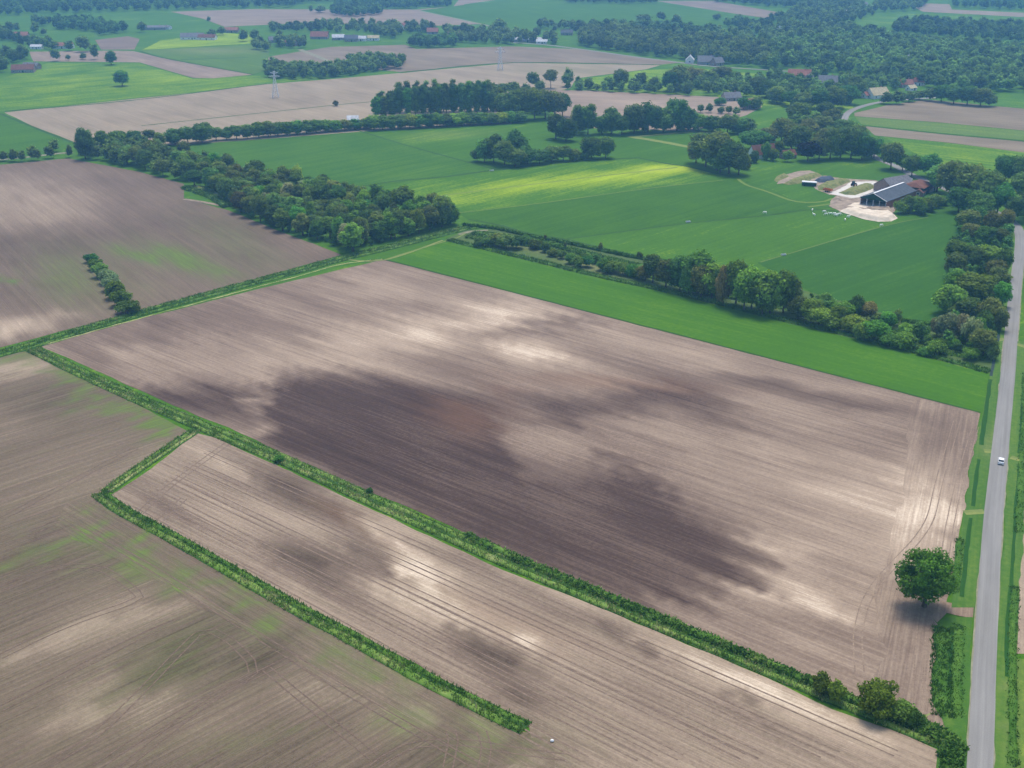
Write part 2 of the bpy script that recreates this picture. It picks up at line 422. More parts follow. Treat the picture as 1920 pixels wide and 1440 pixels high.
# -- big ploughed field: patches of moist and dry soil
BIG = [
 ('e',0,330,590,160,40,-14,.42,.6),('e',0,250,640,110,22,-10,.36,.7),('e',0,190,665,40,18,-30,.38,.6),('e',0,330,618,60,12,20,.25,.7),
 ('e',0,420,690,200,26,8,.66,.8),('e',0,560,665,170,24,10,.64,.7),('e',0,520,600,90,20,15,.42,.6),
 ('e',0,720,545,110,24,8,.68,.8),('e',0,640,510,90,18,0,.46,.5),('e',0,860,520,150,26,12,.55,.5),
 ('e',0,800,620,180,30,-8,.80,.85),('e',0,950,588,120,26,-10,.86,.85),('e',0,690,650,120,20,2,.74,.7),
 ('e',0,1100,560,130,22,14,.60,.6),('e',0,1200,640,220,40,12,.63,.7),('e',0,1030,612,110,13,-8,.40,.85),('e',0,935,655,26,22,60,.45,.8),
 ('e',0,1015,660,75,24,10,.90,.95),('e',0,1130,655,90,20,8,.50,.6),('e',0,1380,700,200,26,12,.62,.6),
 ('p',0,[(258,722),(400,728),(482,730),(507,706),(600,704),(680,706),(800,720),(900,746),(951,775),(968,850),(985,905),(1060,940),(1130,985),(1180,1040),(1200,1130),(1150,1122),(1000,1062),(860,992),(690,922),(560,862),(500,832),(420,802),(330,768)],20,.19,.95),
 ('p',0,[(985,875),(1100,880),(1220,888),(1290,950),(1400,1010),(1440,1060),(1400,1110),(1330,1150),(1270,1172),(1150,1115),(1050,1040)],38,.28,.9),
 ('e',0,1060,775,130,22,-6,.23,.85),('e',0,1190,752,130,18,-6,.25,.85),('e',0,1330,762,90,26,26,.23,.85),
 ('e',0,450,800,50,24,22,.46,.8),('e',0,496,775,17,50,4,.68,.9),('e',0,498,815,14,20,0,.60,.7),
 ('e',0,960,745,260,14,6,.30,.6),('e',0,1090,760,90,10,4,.34,.6),
 ('e',2,890,785,80,30,10,.45,.7),('e',2,1150,718,180,12,4,.45,.6),('e',2,960,735,60,10,0,.3,.6),
 ('e',0,900,780,70,22,10,.26,.6),('e',0,1010,880,50,14,10,.42,.6),('e',0,1150,835,140,22,8,.44,.6),('e',0,1160,868,80,14,6,.56,.6),
 ('e',0,1210,890,60,24,10,.20,.7),('e',0,1190,978,80,36,10,.13,.8),('e',0,880,900,100,16,8,.24,.6),('e',0,1000,930,110,20,12,.34,.6),('e',0,1085,965,80,18,12,.34,.5),
 ('e',0,820,970,60,10,24,.42,.5),('e',0,740,940,34,9,24,.42,.6),
 ('e',0,1360,785,70,18,22,.24,.7),('e',0,1440,725,200,9,10,.30,.7),('e',0,1620,762,160,7,12,.26,.8),('e',0,1350,850,130,30,10,.66,.7),
 ('e',0,1560,820,200,34,12,.58,.7),('e',0,1440,850,60,22,30,.72,.7),('e',0,1480,900,170,26,8,.48,.6),('e',0,1700,850,120,30,6,.52,.6),('e',0,1745,820,60,40,70,.46,.5),
 ('e',0,1600,930,220,34,12,.80,.85),('e',0,1740,960,80,70,80,.86,.85),('e',0,1420,960,120,18,12,.58,.6),('e',0,1620,1010,180,30,10,.74,.7),
 ('e',0,1450,1040,90,26,10,.84,.85),('e',0,1350,1010,70,22,14,.34,.5),('e',0,1480,1112,110,26,8,.90,.85),('e',0,1640,1080,90,40,10,.66,.6),('e',0,1560,1070,110,14,10,.56,.6),
 ('e',0,1360,1130,90,22,16,.40,.5),('e',0,1460,1170,160,20,16,.60,.7),('e',0,1610,1200,70,24,10,.44,.7),('e',0,1560,1225,110,20,16,.72,.6),('e',0,1700,1230,60,50,80,.60,.6),('e',0,1660,1150,60,30,10,.60,.6),('e',0,1700,1110,50,20,0,.48,.5),
 ('p',0,[(900,860),(985,900),(1080,945),(1200,905),(1290,965),(1385,1035),(1340,1130),(1240,1160),(1100,1095),(940,1028),(820,975)],34,.22,.72),
]
BIGPOLY = [(78,650),(240,604),(480,543),(718,487),(900,533),(1100,585),(1300,636),(1450,675),(1650,726),(1838,775),(1819,875),(1806,960),(1790,1060),(1780,1110),(1772,1140),(1745,1155),(1758,1171),(1756,1240),(1753,1320),(1779,1366),(1729,1356),(1616,1311),(1518,1270),(1440,1236),(1240,1158),(1100,1098),(940,1030),(800,966),(690,921),(530,850),(430,802),(370,780),(200,704)]
field("ploughed_field", BIGPOLY, 'soil', AD, .05, 3.2, (.54, 0, 0), BIG)
field("ploughed_headland", [(1706,742),(1837,776),(1818,875),(1805,960),(1789,1060),(1779,1110),(1743,1156),(1757,1171),(1755,1240),(1752,1318),(1776,1362),(1729,1352),(1660,1322),(1650,1200),(1640,1120),(1690,950),(1700,850)], 'soil', RD, .075, 3.2, (.54, 0, 0), BIG, 2.5, warp=AD)

STRIP = [
 ('e',0,545,915,100,32,22,.36,.9),('e',0,650,1025,50,18,28,.36,.7),('e',0,430,872,70,14,20,.74,.7),('e',0,300,950,110,36,30,.50,.5),('e',0,330,960,60,12,30,.40,.5),
 ('e',0,490,960,90,20,28,.66,.6),('e',0,620,925,60,12,22,.68,.6),('e',2,650,970,60,16,25,.35,.7),('e',0,650,975,60,18,25,.34,.7),
 ('e',0,745,1050,80,46,40,.84,.85),('e',0,590,1070,75,40,24,.36,.9),('e',0,670,1035,50,20,30,.42,.6),('e',0,700,1125,60,30,30,.46,.5),('e',0,560,1110,80,18,28,.66,.6),
 ('e',0,830,1150,110,40,30,.76,.7),('e',2,870,1130,120,20,28,.3,.5),('e',0,800,970,140,16,24,.78,.7),('e',0,1030,1090,170,16,24,.80,.8),('e',0,900,1060,90,16,26,.50,.6),
 ('e',0,965,1188,46,16,20,.90,.9),('e',0,940,1240,80,34,30,.34,.85),('e',0,900,1210,60,16,26,.40,.6),('e',0,1020,1330,60,24,26,.36,.8),('e',0,1080,1150,120,20,24,.46,.6),
 ('e',2,1000,1170,120,20,24,.3,.5),('e',0,1180,1200,160,20,22,.58,.5),('e',0,1200,1300,140,26,22,.50,.6),('e',0,1130,1240,120,20,22,.62,.5),('e',0,1310,1262,40,8,20,.30,.8),('e',0,1150,1180,40,8,20,.34,.7),
 ('e',0,1420,1280,170,20,22,.80,.8),('e',0,1390,1330,100,14,20,.46,.6),('e',0,1560,1350,150,24,20,.74,.7),('e',0,1500,1400,180,24,20,.60,.6),('e',0,1650,1410,70,30,20,.60,.6),('e',0,1040,1410,110,50,0,.53,.9),('e',1,1040,1420,110,60,0,.32,.9),
]
STRIPPOLY = [(206,930),(285,878),(368,812),(400,820),(530,878),(690,952),(800,1003),(940,1068),(1100,1130),(1240,1188),(1440,1272),(1560,1330),(1700,1380),(1758,1406),(1760,1440),(1758,1700),(900,1750),(1000,1400),(992,1364),(880,1299),(760,1235),(640,1172),(560,1129),(480,1085),(340,1006),(262,968),(225,945)]
field("seeded_field", STRIPPOLY, 'soil_seeded', ((365,815),(1700,1380)), .05, 3.2, (.60, .16, 0), punch(STRIP, .58, 1.45))

WEEDY = [
 ('e',0,40,690,110,22,-8,.70,.7),('e',0,90,745,150,24,-4,.34,.7),('e',0,30,800,110,30,0,.50,.6),('e',0,160,800,150,30,-14,.42,.6),
 ('p',1,[(60,672),(130,692),(230,735),(345,795),(352,812),(330,835),(270,815),(180,760),(100,720)],16,.85,.75),('e',1,305,800,50,16,-8,1,.9),('e',1,20,672,60,10,-14,.9,.8),
 ('e',0,300,870,80,30,-34,.58,.7),('e',0,120,900,180,50,-20,.52,.5),('e',0,60,1080,130,60,-18,.34,.7),('e',0,40,1040,60,24,0,.30,.5),
 ('p',1,[(180,942),(240,975),(360,1040),(520,1125),(640,1200),(700,1240),(640,1235),(500,1150),(350,1080),(220,1010),(130,965)],18,.75,.75),('e',1,250,1010,80,20,30,.9,.8),('e',1,480,1110,110,10,30,1,.85),('e',1,700,1262,40,14,20,1,.8),('e',1,110,1030,70,20,20,.8,.7),
 ('e',0,500,1420,480,70,0,.27,.6),('e',0,190,1330,80,130,75,.68,.7),('e',0,250,1150,90,40,-20,.66,.8),('e',0,150,1190,110,26,-24,.62,.7),('e',0,60,1330,90,80,-30,.42,.6),('e',0,340,1240,120,70,-28,.28,.75),('e',1,330,1240,130,60,-24,.55,.7),
 ('e',0,470,1250,60,30,-20,.20,.8),('e',0,430,1340,110,50,-24,.56,.5),('e',0,560,1400,120,60,-20,.42,.6),('e',0,620,1300,120,40,26,.56,.6),('e',1,830,1330,160,30,26,.75,.7),('e',0,850,1330,160,30,26,.60,.6),('e',0,800,1420,110,30,0,.32,.6),('e',1,960,1410,120,26,0,.75,.7),('e',0,680,1420,90,40,-24,.48,.5),('e',1,480,1390,70,20,0,.6,.6),('e',0,1050,1420,110,60,0,.54,.9),('e',1,1050,1430,110,60,0,.30,.9),
]
WEEDYPOLY = [(-900,720),(-200,705),(0,666),(55,658),(200,728),(352,808),(270,868),(182,928),(190,945),(265,984),(340,1028),(480,1109),(560,1156),(640,1200),(760,1268),(880,1329),(960,1368),(1035,1378),(1060,1440),(1100,1700),(-900,1700)]
field("weedy_field", WEEDYPOLY, 'soil_seeded', AB, .045, 3.6, (.41, .26, 0), punch(WEEDY, .42, 1.2))
field("weedy_headland", [(130,940),(190,950),(265,986),(340,1030),(480,1111),(560,1158),(640,1202),(760,1270),(880,1331),(958,1371),(1030,1382),(1040,1440),(900,1440),(700,1320),(560,1240),(400,1150),(240,1062),(100,985)], 'soil_seeded', ((190,940),(960,1366)), .07, 3.4, (.43, .26, 0), punch(WEEDY, .42, 1.2), 2.5, warp=AB)

UPPER = [
 ('e',0,90,370,150,40,4,.74,.8),('e',0,30,410,90,26,0,.72,.6),('e',0,20,612,60,18,-14,.82,.85),('e',0,115,595,40,10,-10,.68,.7),('e',0,180,330,160,22,12,.52,.6),('e',0,300,410,190,50,14,.36,.6),('e',0,60,470,120,30,0,.32,.7),
 ('e',1,265,480,60,14,12,1,.95),('e',1,345,488,80,16,26,1,.9),('e',1,420,505,60,10,22,.9,.8),('e',1,130,520,70,44,20,.75,.8),('e',1,10,517,22,8,0,1,.9),('e',1,420,440,90,40,24,.55,.7),('e',1,200,530,130,60,10,.55,.6),('e',1,500,490,110,30,22,.5,.6),('e',0,560,450,80,16,24,.50,.6),('e',0,330,540,120,24,-8,.46,.5),
]
field("brown_field", [(-400,345),(0,309),(128,297),(260,322),(345,345),(345,372),(430,395),(520,432),(600,462),(640,478),(560,500),(420,540),(250,590),(130,617),(0,652),(-400,745)], 'soil_far', ((400,355),(640,480)), .05, 5, (.42, .15, 0), UPPER)

# -- greens
field("green_crop_field", [(722,486),(830,452),(985,489),(1110,520),(1235,547),(1340,572),(1461,603),(1623,641),(1752,675),(1853,702),(1843,774),(1650,724),(1450,673),(1300,634),(1100,583),(900,531)], 'grass_vivid', AD, .06, 6, (.48, 0, 0), [('e',0,800,475,80,10,10,.75,.7),('e',0,1700,690,160,10,14,.7,.5)])
field("scrub_ground", [(835,450),(870,432),(930,430),(1060,455),(1180,478),(1260,500),(1420,520),(1560,560),(1700,600),(1760,606),(1866,660),(1856,700),(1752,673),(1623,639),(1461,601),(1340,570),(1235,545),(1110,518),(985,487)], 'verge', AD, .055, 5, (.22, .18, 0), [('e',1,1110,500,60,8,14,.7,.8),('e',1,1000,468,50,8,14,.5,.7)], 1.2)
field("meadow", [(225,282),(480,262),(662,243),(760,272),(850,297),(932,319),(840,331),(655,354),(420,310)], 'grass_deep', AB, .05, 10, (.62, 0, 0))
field("meadow", [(664,243),(860,234),(1030,226),(1150,250),(1290,246),(1370,258),(1330,300),(1290,311),(1200,297),(1080,303),(934,319),(850,296),(760,271)], 'grass', AB, .05, 10, (.36, 0, 0), [('e',0,830,255,110,12,-4,.62,.7),('e',1,840,254,90,8,-4,.22,.7),('e',0,1240,290,60,8,0,.3,.6)])
field("meadow", [(600,362),(655,356),(840,333),(1080,305),(1200,298),(1290,313),(1372,332),(1220,350),(1080,372),(860,400),(700,420)], 'grass', AB, .05, 8, (.44, 0, 0), [('e',0,1080,338,330,16,-6,.86,.9),('e',0,1250,318,80,7,-4,1.0,.95),('e',1,1240,320,60,3,-4,.3,.8),('e',0,860,372,120,12,-6,.7,.7)])  # long bright band across this meadow: sunlight painted into the grass tone
field("meadow", [(860,401),(1080,373),(1220,351),(1355,339),(1388,335),(1440,352),(1500,380),(1560,389),(1520,394),(1440,404),(1290,418),(1180,432),(1062,448),(1000,438),(930,420),(878,412)], 'grass', AB, .05, 8, (.27, 0, 0), [('e',0,1000,440,110,7,10,.55,.6)])
field("meadow", [(1062,449),(1180,433),(1290,419),(1440,405),(1520,395),(1575,396),(1655,424),(1425,492),(1350,482),(1250,482),(1180,476)], 'grass', AB, .05, 8, (.42, 0, 0))
field("green_crop_field", [(1420,493),(1655,425),(1790,392),(1850,400),(1800,480),(1790,610),(1700,602),(1520,548)], 'grass_deep', ((1425,492),(1655,425)), .05, 7, (.45, 0, 0), [('e',0,1640,450,90,10,-16,.7,.4)])
field("meadow", [(1388,334),(1430,321),(1560,300),(1640,290),(1720,330),(1800,390),(1790,391),(1656,423),(1577,395),(1560,388),(1500,379),(1440,351)], 'grass', AB, .05, 8, (.34, 0, 0), [('e',0,1600,310,80,10,-6,.6,.7),('e',0,1700,418,60,6,0,.6,.6)])
field("meadow", [(1655,256),(1790,270),(1920,286),(2100,310),(2100,420),(1930,395),(1880,330),(1760,310)], 'grass', ((1640,254),(1920,287)), .05, 12, (.55, 0, 0))
# -- right of the road
field("ploughed_field", [(1916,900),(2400,900),(2400,1230),(1906,1226),(1910,1120)], 'soil', RD, .05, 6, (.66, .1, 0))
field("meadow", [(1905,1236),(2400,1240),(2400,1700),(1903,1700),(1902,1400)], 'grass', RD, .05, 8, (.45, .2, 0))
field("meadow", [(1935,400),(2400,420),(2400,890),(1925,890),(1932,640)], 'grass', RD, .05, 10, (.45, 0, 0))
# -- far fields
BACK = [('e',0,300,205,200,14,-8,.62,.7),('e',0,900,150,200,8,-4,.66,.7),('e',0,560,190,120,12,-6,.58,.6),('e',0,640,207,140,9,-6,.74,.8),('e',0,120,240,80,12,14,.62,.6),('e',1,1080,132,120,8,0,.55,.7)]
field("ploughed_field", [(8,211),(380,172),(500,158),(650,146),(750,137),(960,118),(1240,122),(1212,130),(1080,147),(1070,165),(960,190),(960,232),(690,246),(480,262),(330,272),(150,276),(136,265),(60,236)], 'soil_far', ((8,211),(136,265)), .05, 12, (.66, .30, 0), BACK)
field("ploughed_field", [(470,112),(560,97),(620,88),(760,84),(780,92),(960,87),(1100,93),(1272,118),(1240,121),(960,117),(750,135),(650,125),(600,120),(500,130)], 'soil_far', ((960,87),(1272,118)), .05, 16, (.54, .28, 0), [('e',0,850,102,80,6,0,.62,.7)])
field("ploughed_field", [(1000,168),(1100,170),(1250,177),(1345,182),(1430,200),(1400,216),(1300,246),(1100,240),(1050,225)], 'soil_far', ((1000,168),(1345,182)), .05, 12, (.62, .05, 0), [('e',0,1190,192,50,5,0,.75,.7)])
field("meadow", [(1080,150),(1212,131),(1300,128),(1560,150),(1600,170),(1600,205),(1430,199),(1345,181),(1250,176),(1100,169)], 'grass', ((1000,168),(1345,182)), .05, 14, (.6, 0, 0))
field("meadow", [(-300,180),(0,148),(90,118),(262,119),(362,148),(475,142),(540,146),(640,142),(500,157),(380,171),(0,209),(-300,245)], 'grass', ((0,209),(500,157)), .05, 14, (.56, 0, 0), [('e',0,300,150,100,8,0,.7,.6)])
field("meadow", [(-300,250),(0,214),(60,238),(134,267),(100,296),(0,305),(-300,335)], 'grass', ((0,209),(500,157)), .05, 12, (.38, 0, 0))
field("ploughed_field", [(55,97),(212,95),(250,96),(312,110),(475,140),(400,147),(362,146),(262,117),(62,115)], 'soil_far', ((262,117),(362,146)), .05, 14, (.58, .05, 0))
field("meadow", [(262,95),(480,83),(505,95),(500,132),(475,139),(312,109)], 'grass', ((312,110),(475,140)), .05, 14, (.42, .12, 0), [('e',1,400,95,90,6,0,.45,.8)])
field("meadow", [(300,76),(420,62),(480,66),(480,81),(265,94),(290,82)], 'grass', ((300,76),(420,62)), .05, 16, (.72, 0, 0))
field("ploughed_field", [(178,75),(240,68),(262,73),(252,93),(190,93)], 'soil_far', ((178,75),(262,73)), .05, 16, (.5, .1, 0))
field("ploughed_field", [(320,22),(480,17),(640,18),(780,18),(850,12),(860,0),(930,0),(870,8),(905,45),(780,50),(640,45),(560,44),(420,50),(380,35)], 'soil_far', ((320,22),(780,18)), .05, 24, (.58, .15, 0))
field("meadow", [(785,20),(905,47),(1080,56),(1360,47),(1500,29),(1330,6),(1060,8),(900,6),(872,9)], 'grass', ((785,20),(905,47)), .05, 24, (.40, 0, 0), [('e',0,900,30,110,6,0,.25,.6)])
field("ploughed_field", [(1230,2),(1340,2),(1500,30),(1450,36),(1380,26)], 'soil_far', ((1230,0),(1480,30)), .05, 24, (.55, .15, 0))
field("ploughed_field", [(1602,212),(1665,197),(1740,187),(1865,199),(1920,204),(2200,232),(2200,288),(1920,245),(1765,230),(1602,218)], 'soil_far', ((1602,217),(1920,245)), .05, 12, (.55, .3, 0))
field("meadow", [(1603,219),(1765,231),(1920,246),(2200,289),(2200,312),(1920,263),(1765,249),(1615,233)], 'grass', ((1602,217),(1920,245)), .05, 12, (.45, .2, 0))
field("ploughed_field", [(1620,236),(1765,252),(1920,266),(2200,316),(2200,345),(1920,286),(1790,269),(1640,254)], 'soil_far', ((1602,217),(1920,245)), .05, 12, (.55, .3, 0))
field("meadow", [(1875,178),(1920,175),(2100,190),(2100,215),(1920,203),(1868,197)], 'grass', ((1602,217),(1920,245)), .06, 14, (.5, 0, 0))
field("ploughed_field", [(1700,5),(1780,8),(1785,18),(1920,24),(1920,32),(1730,22)], 'soil_far', ((1700,5),(1920,24)), .05, 30, (.6, .2, 0))
field("meadow", [(1600,30),(1720,25),(1920,36),(2000,60),(1920,58),(1680,48),(1660,60),(1590,55)], 'grass', ((1700,5),(1920,24)), .05, 30, (.5, 0, 0))

# -- roads, tracks and tyre marks
M['road'] = world_mat("worn_asphalt", (.19, .185, .175), (.25, .24, .225), .25, .9, .2)
t = NT("worn_road_surface"); g = t.n("ShaderNodeUVMap"); g.uv_map = "land"; o_ = g.outputs[0]
lw = t.noise(t.stretch(o_, .012, 1.1), 1.0, 3, .6); bl = t.noise(t.stretch(o_, .06, .35), 1.0, 4, .6); fn = t.noise(o_, 3.0, 2, .7)
v = t.math('ADD', t.math('MULTIPLY', lw, .5), t.math('ADD', t.math('MULTIPLY', bl, .3), t.math('MULTIPLY', fn, .2)))
t.l(t.ramp(v, [(.3, (.15, .145, .135)), (.5, (.205, .198, .185)), (.72, (.27, .26, .24))]), t.b.inputs["Base Color"]); M['road'] = t.m
M['road_edge'] = world_mat("sandy_road_edge", (.14, .15, .08), (.27, .25, .18), .3)
r0 = G(1837, 1440); r1 = G(1852, 1180); ext = r0 + (r0 - r1).normalized() * 120
ROAD = [(ext.x, ext.y)] + [tuple(G(*p)[:2]) for p in [(1837,1440),(1846,1250),(1860,1000),(1873,864),(1890,700),(1895,637),(1904,535),(1912,470),(1912,440),(1903,422),(1885,408),(1850,390),(1790,362),(1712,329),(1680,312),(1645,297),(1605,270),(1585,240),(1583,225),(1588,214),(1602,205),(1630,196),(1662,190),(1700,187),(1760,183)]]
ribbon("road_shoulder", ROAD, 5.5, .10, 'road_edge', .1, world=True)
ribbon("road", ROAD, 4.75, .16, 'road', .02, world=True)
ribbon("village_road", [(960,80),(1020,84),(1085,92),(1185,106),(1272,117),(1340,125),(1500,135)], 5, .12, 'road', .02)
ribbon("village_road", [(785,20),(905,46),(960,60)], 5, .12, 'road_edge', .02)
ribbon("farm_track", [(562,93),(600,108),(622,118)], 6, .12, 'road_edge', .02)
ribbon("farm_track", [(0,300),(60,294),(120,287),(135,288)], 4, .12, 'road_edge', .05)
ribbon("farm_track", [(860,440),(885,434),(915,432)], 2.2, .12, 'road_edge', .3)
ribbon("farm_track", [(720,488),(790,466),(860,445),(872,436)], 1.2, .115, 'verge', .5, base=(.85, .25, 0))
ribbon("farm_track", [(345,374),(385,380),(424,388)], 3, .115, 'dirt', .7)
field("entrance_apron", [(1766,1128),(1800,1133),(1826,1136),(1824,1160),(1800,1156),(1775,1150),(1757,1168),(1745,1156)], 'soil', RD, .11, 2, (.62,0,.1))
for pts in ([(1808,962),(1846,960)], [(1845,846),(1870,848)], [(1895,858),(1925,866)], [(1905,645),(1925,652)], [(1858,640),(1884,636)]):
    ribbon("field_crossing", pts, 2.6, .13, 'verge', .2, base=(.8, .35, 0))
# pale mown and trodden lines in the meadows
for pts, wd, bs in (([(1186,257),(1290,248),(1340,249)], 4, (.95,.35,0)), ([(1180,256),(1240,266),(1300,277),(1330,281)], 6, (1,.3,0)),
        ([(1384,336),(1400,347),(1440,360),(1480,375),(1510,380),(1545,378),(1560,372)], 2.0, (.85,.12,0)), ([(1515,388),(1540,385),(1568,381)], 2.2, (.85,.12,0)),
        ([(780,373),(900,358),(1080,336),(1200,322),(1270,314)], 1.6, (.95,.2,0)), ([(853,400),(1000,383),(1220,353),(1355,338)], 1.3, (.8,.08,0)),
        ([(640,486),(720,488),(830,451)], 1.2, (.9,.5,0)), ([(1425,492),(1655,425),(1740,408)], 1.0, (.7,.12,0))):
    ribbon("grass_track", pts, wd, .09, 'verge', .3, base=bs)
for pts, wd in (([(655,354),(740,340),(840,331),(920,320),(1080,303),(1200,296)], 2.2), ([(1060,449),(1180,433),(1290,419),(1440,404),(1500,395),(1560,395),(1620,412)], 1.3),
        ([(0,213),(60,238),(134,267)], 2.5), ([(8,209),(250,188),(500,157)], 3), ([(265,236),(480,213),(640,196),(700,191)], 1.8), ([(750,137),(960,118),(1240,122)], 4),
        ([(665,243),(760,272),(850,297),(930,318)], 1.6), ([(1602,234),(1765,251),(1920,265)], 3), ([(262,96),(312,110),(475,140)], 2.5), ([(340,112),(465,108)], 3),
        ([(878,412),(930,421),(1000,440),(1062,450),(1180,477),(1250,488)], 2.4), ([(1200,297),(1250,307),(1290,313),(1340,325),(1370,331)], 2.0), ([(718,486),(1100,584),(1450,674),(1838,774)], .9)):
    ribbon("boundary_ditch", pts, wd, .085, 'verge', .5, base=(.06, .05, 0))

def tracks(name, lines, width, z, tone, wheel=1.9, grain=(.3, 0, 0)):
    bm = bmesh.new()
    for pts in lines:
        pth = path_of(pts, 3); z += .0007
        for s in (-wheel / 2, wheel / 2): ribbon_bm(bm, pth, width, z, .7, s)
    for f in bm.faces:
        f.normal_update()
        if f.normal.z < 0: f.normal_flip()
    me = bpy.data.meshes.new(name); bm.to_mesh(me); bm.free()
    ca = me.color_attributes.new("cover", 'FLOAT_COLOR', 'POINT')
    for i in range(len(me.vertices)): ca.data[i].color = (tone, *grain[1:], 1)
    uv = me.uv_layers.new(name="land")
    for lp in me.loops:
        co = me.vertices[lp.vertex_index].co; uv.data[lp.index].uv = (co.x, co.y)
    return tag(link_mesh(name, me, M['soil_seeded']), kind='structure')
tracks("tyre_tracks", [[(0,1105),(90,1068),(170,1062),(215,1080),(255,1110),(262,1120),(240,1132),(120,1175),(0,1232)],
   [(80,1440),(200,1360),(372,1188),(400,1184),(430,1200),(470,1240),(475,1262),(455,1275),(300,1360),(180,1440)],
   [(140,985),(300,1075),(480,1190),(640,1290),(760,1360),(900,1440)], [(500,1255),(700,1420)], [(545,1235),(400,1310),(230,1440)], [(0,975),(140,900),(255,840)],
   [(60,1000),(180,940),(250,900)], [(330,1165),(250,1200),(0,1330)], [(700,1440),(760,1402),(860,1392),(980,1410),(1060,1420)], [(840,1440),(850,1390),(845,1370)], [(905,1440),(912,1400),(903,1372)]], .30, .082, .42)
lines = []
A0, A1, B0, B1 = Vector((300, 905)), Vector((395, 845)), Vector((1180, 1440)), Vector((1700, 1395))
for t in (.03, .07, .22, .26, .33, .50, .55, .72, .76, .92):
    a = G(*(Vector((232, 960)).lerp(Vector((400, 838)), t))); b = G(*(Vector((1050, 1425)).lerp(Vector((1735, 1412)), t)))
    lines.append([PX(*a.lerp(b, k)[:2]) for k in (0, .33, .66, 1)])
lines += [[(250,975),(320,910),(440,822)], [(285,990),(345,935)]]
tracks("tyre_tracks", lines, .34, .083, .50)
tracks("tyre_tracks", [[(1829,800),(1800,900),(1780,990),(1765,1090)], [(1794,790),(1762,900),(1735,990),(1640,1100),(1610,1180),(1612,1260)], [(1748,1180),(1742,1330)], [(1728,1175),(1718,1330)]], .28, .10, .57)

# ------------------------------------------------------------ plants of the ditch banks
rng = np.random.default_rng(7); random.seed(11)
REED_LABELS = []
def bank(name, label, px, rows, cat="bank plants", base_w=None, world=False, dens=2.2, tone0=.45, leafy=False, path=None):
    path = path or path_of(px, 1.2, world); V = []; Q = []; T = []
    for off, wid, hgt, tn in rows:
        n = 7; idx0 = len(V)
        for i, p in enumerate(path):
            nn = perp(path, i); end = min(1, i / 4, (len(path) - 1 - i) / 4)
            hh = hgt * (.55 + .5 * (noise.noise(Vector((p.x * .25, p.y * .25, off))) + .5)) * (.1 + .9 * end)
            ww = wid / 2 * (.85 + .45 * noise.noise(Vector((p.x * .12, p.y * .12, off + 4)))) * (.3 + .7 * end)
            o = off + .35 * noise.noise(Vector((p.x * .1, p.y * .1, off + 9)))
            for k in range(n):
                t = math.pi * k / (n - 1); jit = noise.noise(Vector((p.x * .8 + k, p.y * .8, off + 3))) * .35 * hgt
                q = p + nn * (o + math.cos(t) * ww)
                V.append((q.x, q.y, .06 + max(0, math.sin(t) * hh * (1 if leafy else .6) + (jit if 0 < k < n - 1 else 0))))
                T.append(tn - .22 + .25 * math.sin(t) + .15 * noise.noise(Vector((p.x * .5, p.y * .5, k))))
        for i in range(len(path) - 1):
            for k in range(n - 1):
                a = idx0 + i * n + k; Q.append((a, a + 1, a + n + 1, a + n))
        L = sum((path[i + 1] - path[i]).length for i in range(len(path) - 1)); cnt = int(L * wid * dens * (1.5 if leafy else 1.5))
        for _ in range(cnt):
            i = random.randrange(len(path) - 1); p = path[i].lerp(path[i + 1], random.random()); nn = perp(path, i)
            u = random.uniform(-1, 1); q = p + nn * (off + u * wid / 2)
            zb = .06 + hgt * (.7 if leafy else .4) * math.sqrt(max(0, 1 - u * u)) * .8
            tt = tn + random.gauss(0, .16) + .25 * noise.noise(Vector((q.x * .2, q.y * .2, 2)))
            for b in range(4 if not leafy else 5):
                a = random.uniform(0, 2 * math.pi); hb = random.uniform(.45, 1.15) * hgt; wb = random.uniform(.07, .17) if not leafy else random.uniform(.16, .30)
                dx, dy = math.cos(a), math.sin(a); lx, ly = random.gauss(0, .35) * hb, random.gauss(0, .35) * hb
                c = (q.x + random.gauss(0, .2), q.y + random.gauss(0, .2)); z0 = zb - .2
                if leafy: z0 = zb + random.uniform(-.3, .3) * hgt; hb *= .5
                s = len(V)
                V += [(c[0] - dx * wb, c[1] - dy * wb, z0), (c[0] + dx * wb, c[1] + dy * wb, z0), (c[0] + dx * wb * .5 + lx, c[1] + dy * wb * .5 + ly, z0 + hb), (c[0] - dx * wb * .5 + lx, c[1] - dy * wb * .5 + ly, z0 + hb)]
                Q.append((s, s + 1, s + 2, s + 3)); T += [tt - .12, tt - .12, tt + .12, tt + .12]
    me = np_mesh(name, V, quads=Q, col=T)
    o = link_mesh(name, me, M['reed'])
    return tag(o, label, cat, kind='stuff')

# ditch between the two brown fields on the left, up to the wood corner
D1 = [(-300, 742), (-60, 680), (60, 648), (130, 627), (250, 592), (420, 545), (560, 508), (640, 486), (740, 462), (858, 432), (900, 424)]
ribbon("ditch_bottom", D1, 7.0, .09, 'verge', .15, base=(.12, 0, 0))
bank("bank_plants", "long strip of dark green ditch plants along the brown upper left field", D1, [(1.9, 3.0, .9, .44), (-1.8, 2.4, .7, .42)], dens=1.8)
bank("bank_plants", "thin yellow green grass edge between the long ditch and the pale ploughed field", [(80, 648), (130, 634), (250, 601), (420, 555), (560, 518), (640, 496), (720, 486)], [(0, .9, .35, .9)], dens=1.5)
D2 = [(62, 656), (200, 722), (370, 796), (530, 862), (690, 935), (800, 984), (940, 1048), (1100, 1114), (1240, 1172), (1440, 1254), (1560, 1306), (1700, 1362), (1775, 1392)]
ribbon("ditch_bottom", D2, 5.6, .09, 'verge', .12, base=(.15, .05, 0))
bank("bank_plants", "long double strip of bright green reeds crossing between the two pale fields", D2, [(1.5, 2.3, .7, .54), (-1.5, 2.3, .8, .60)], dens=2.4)
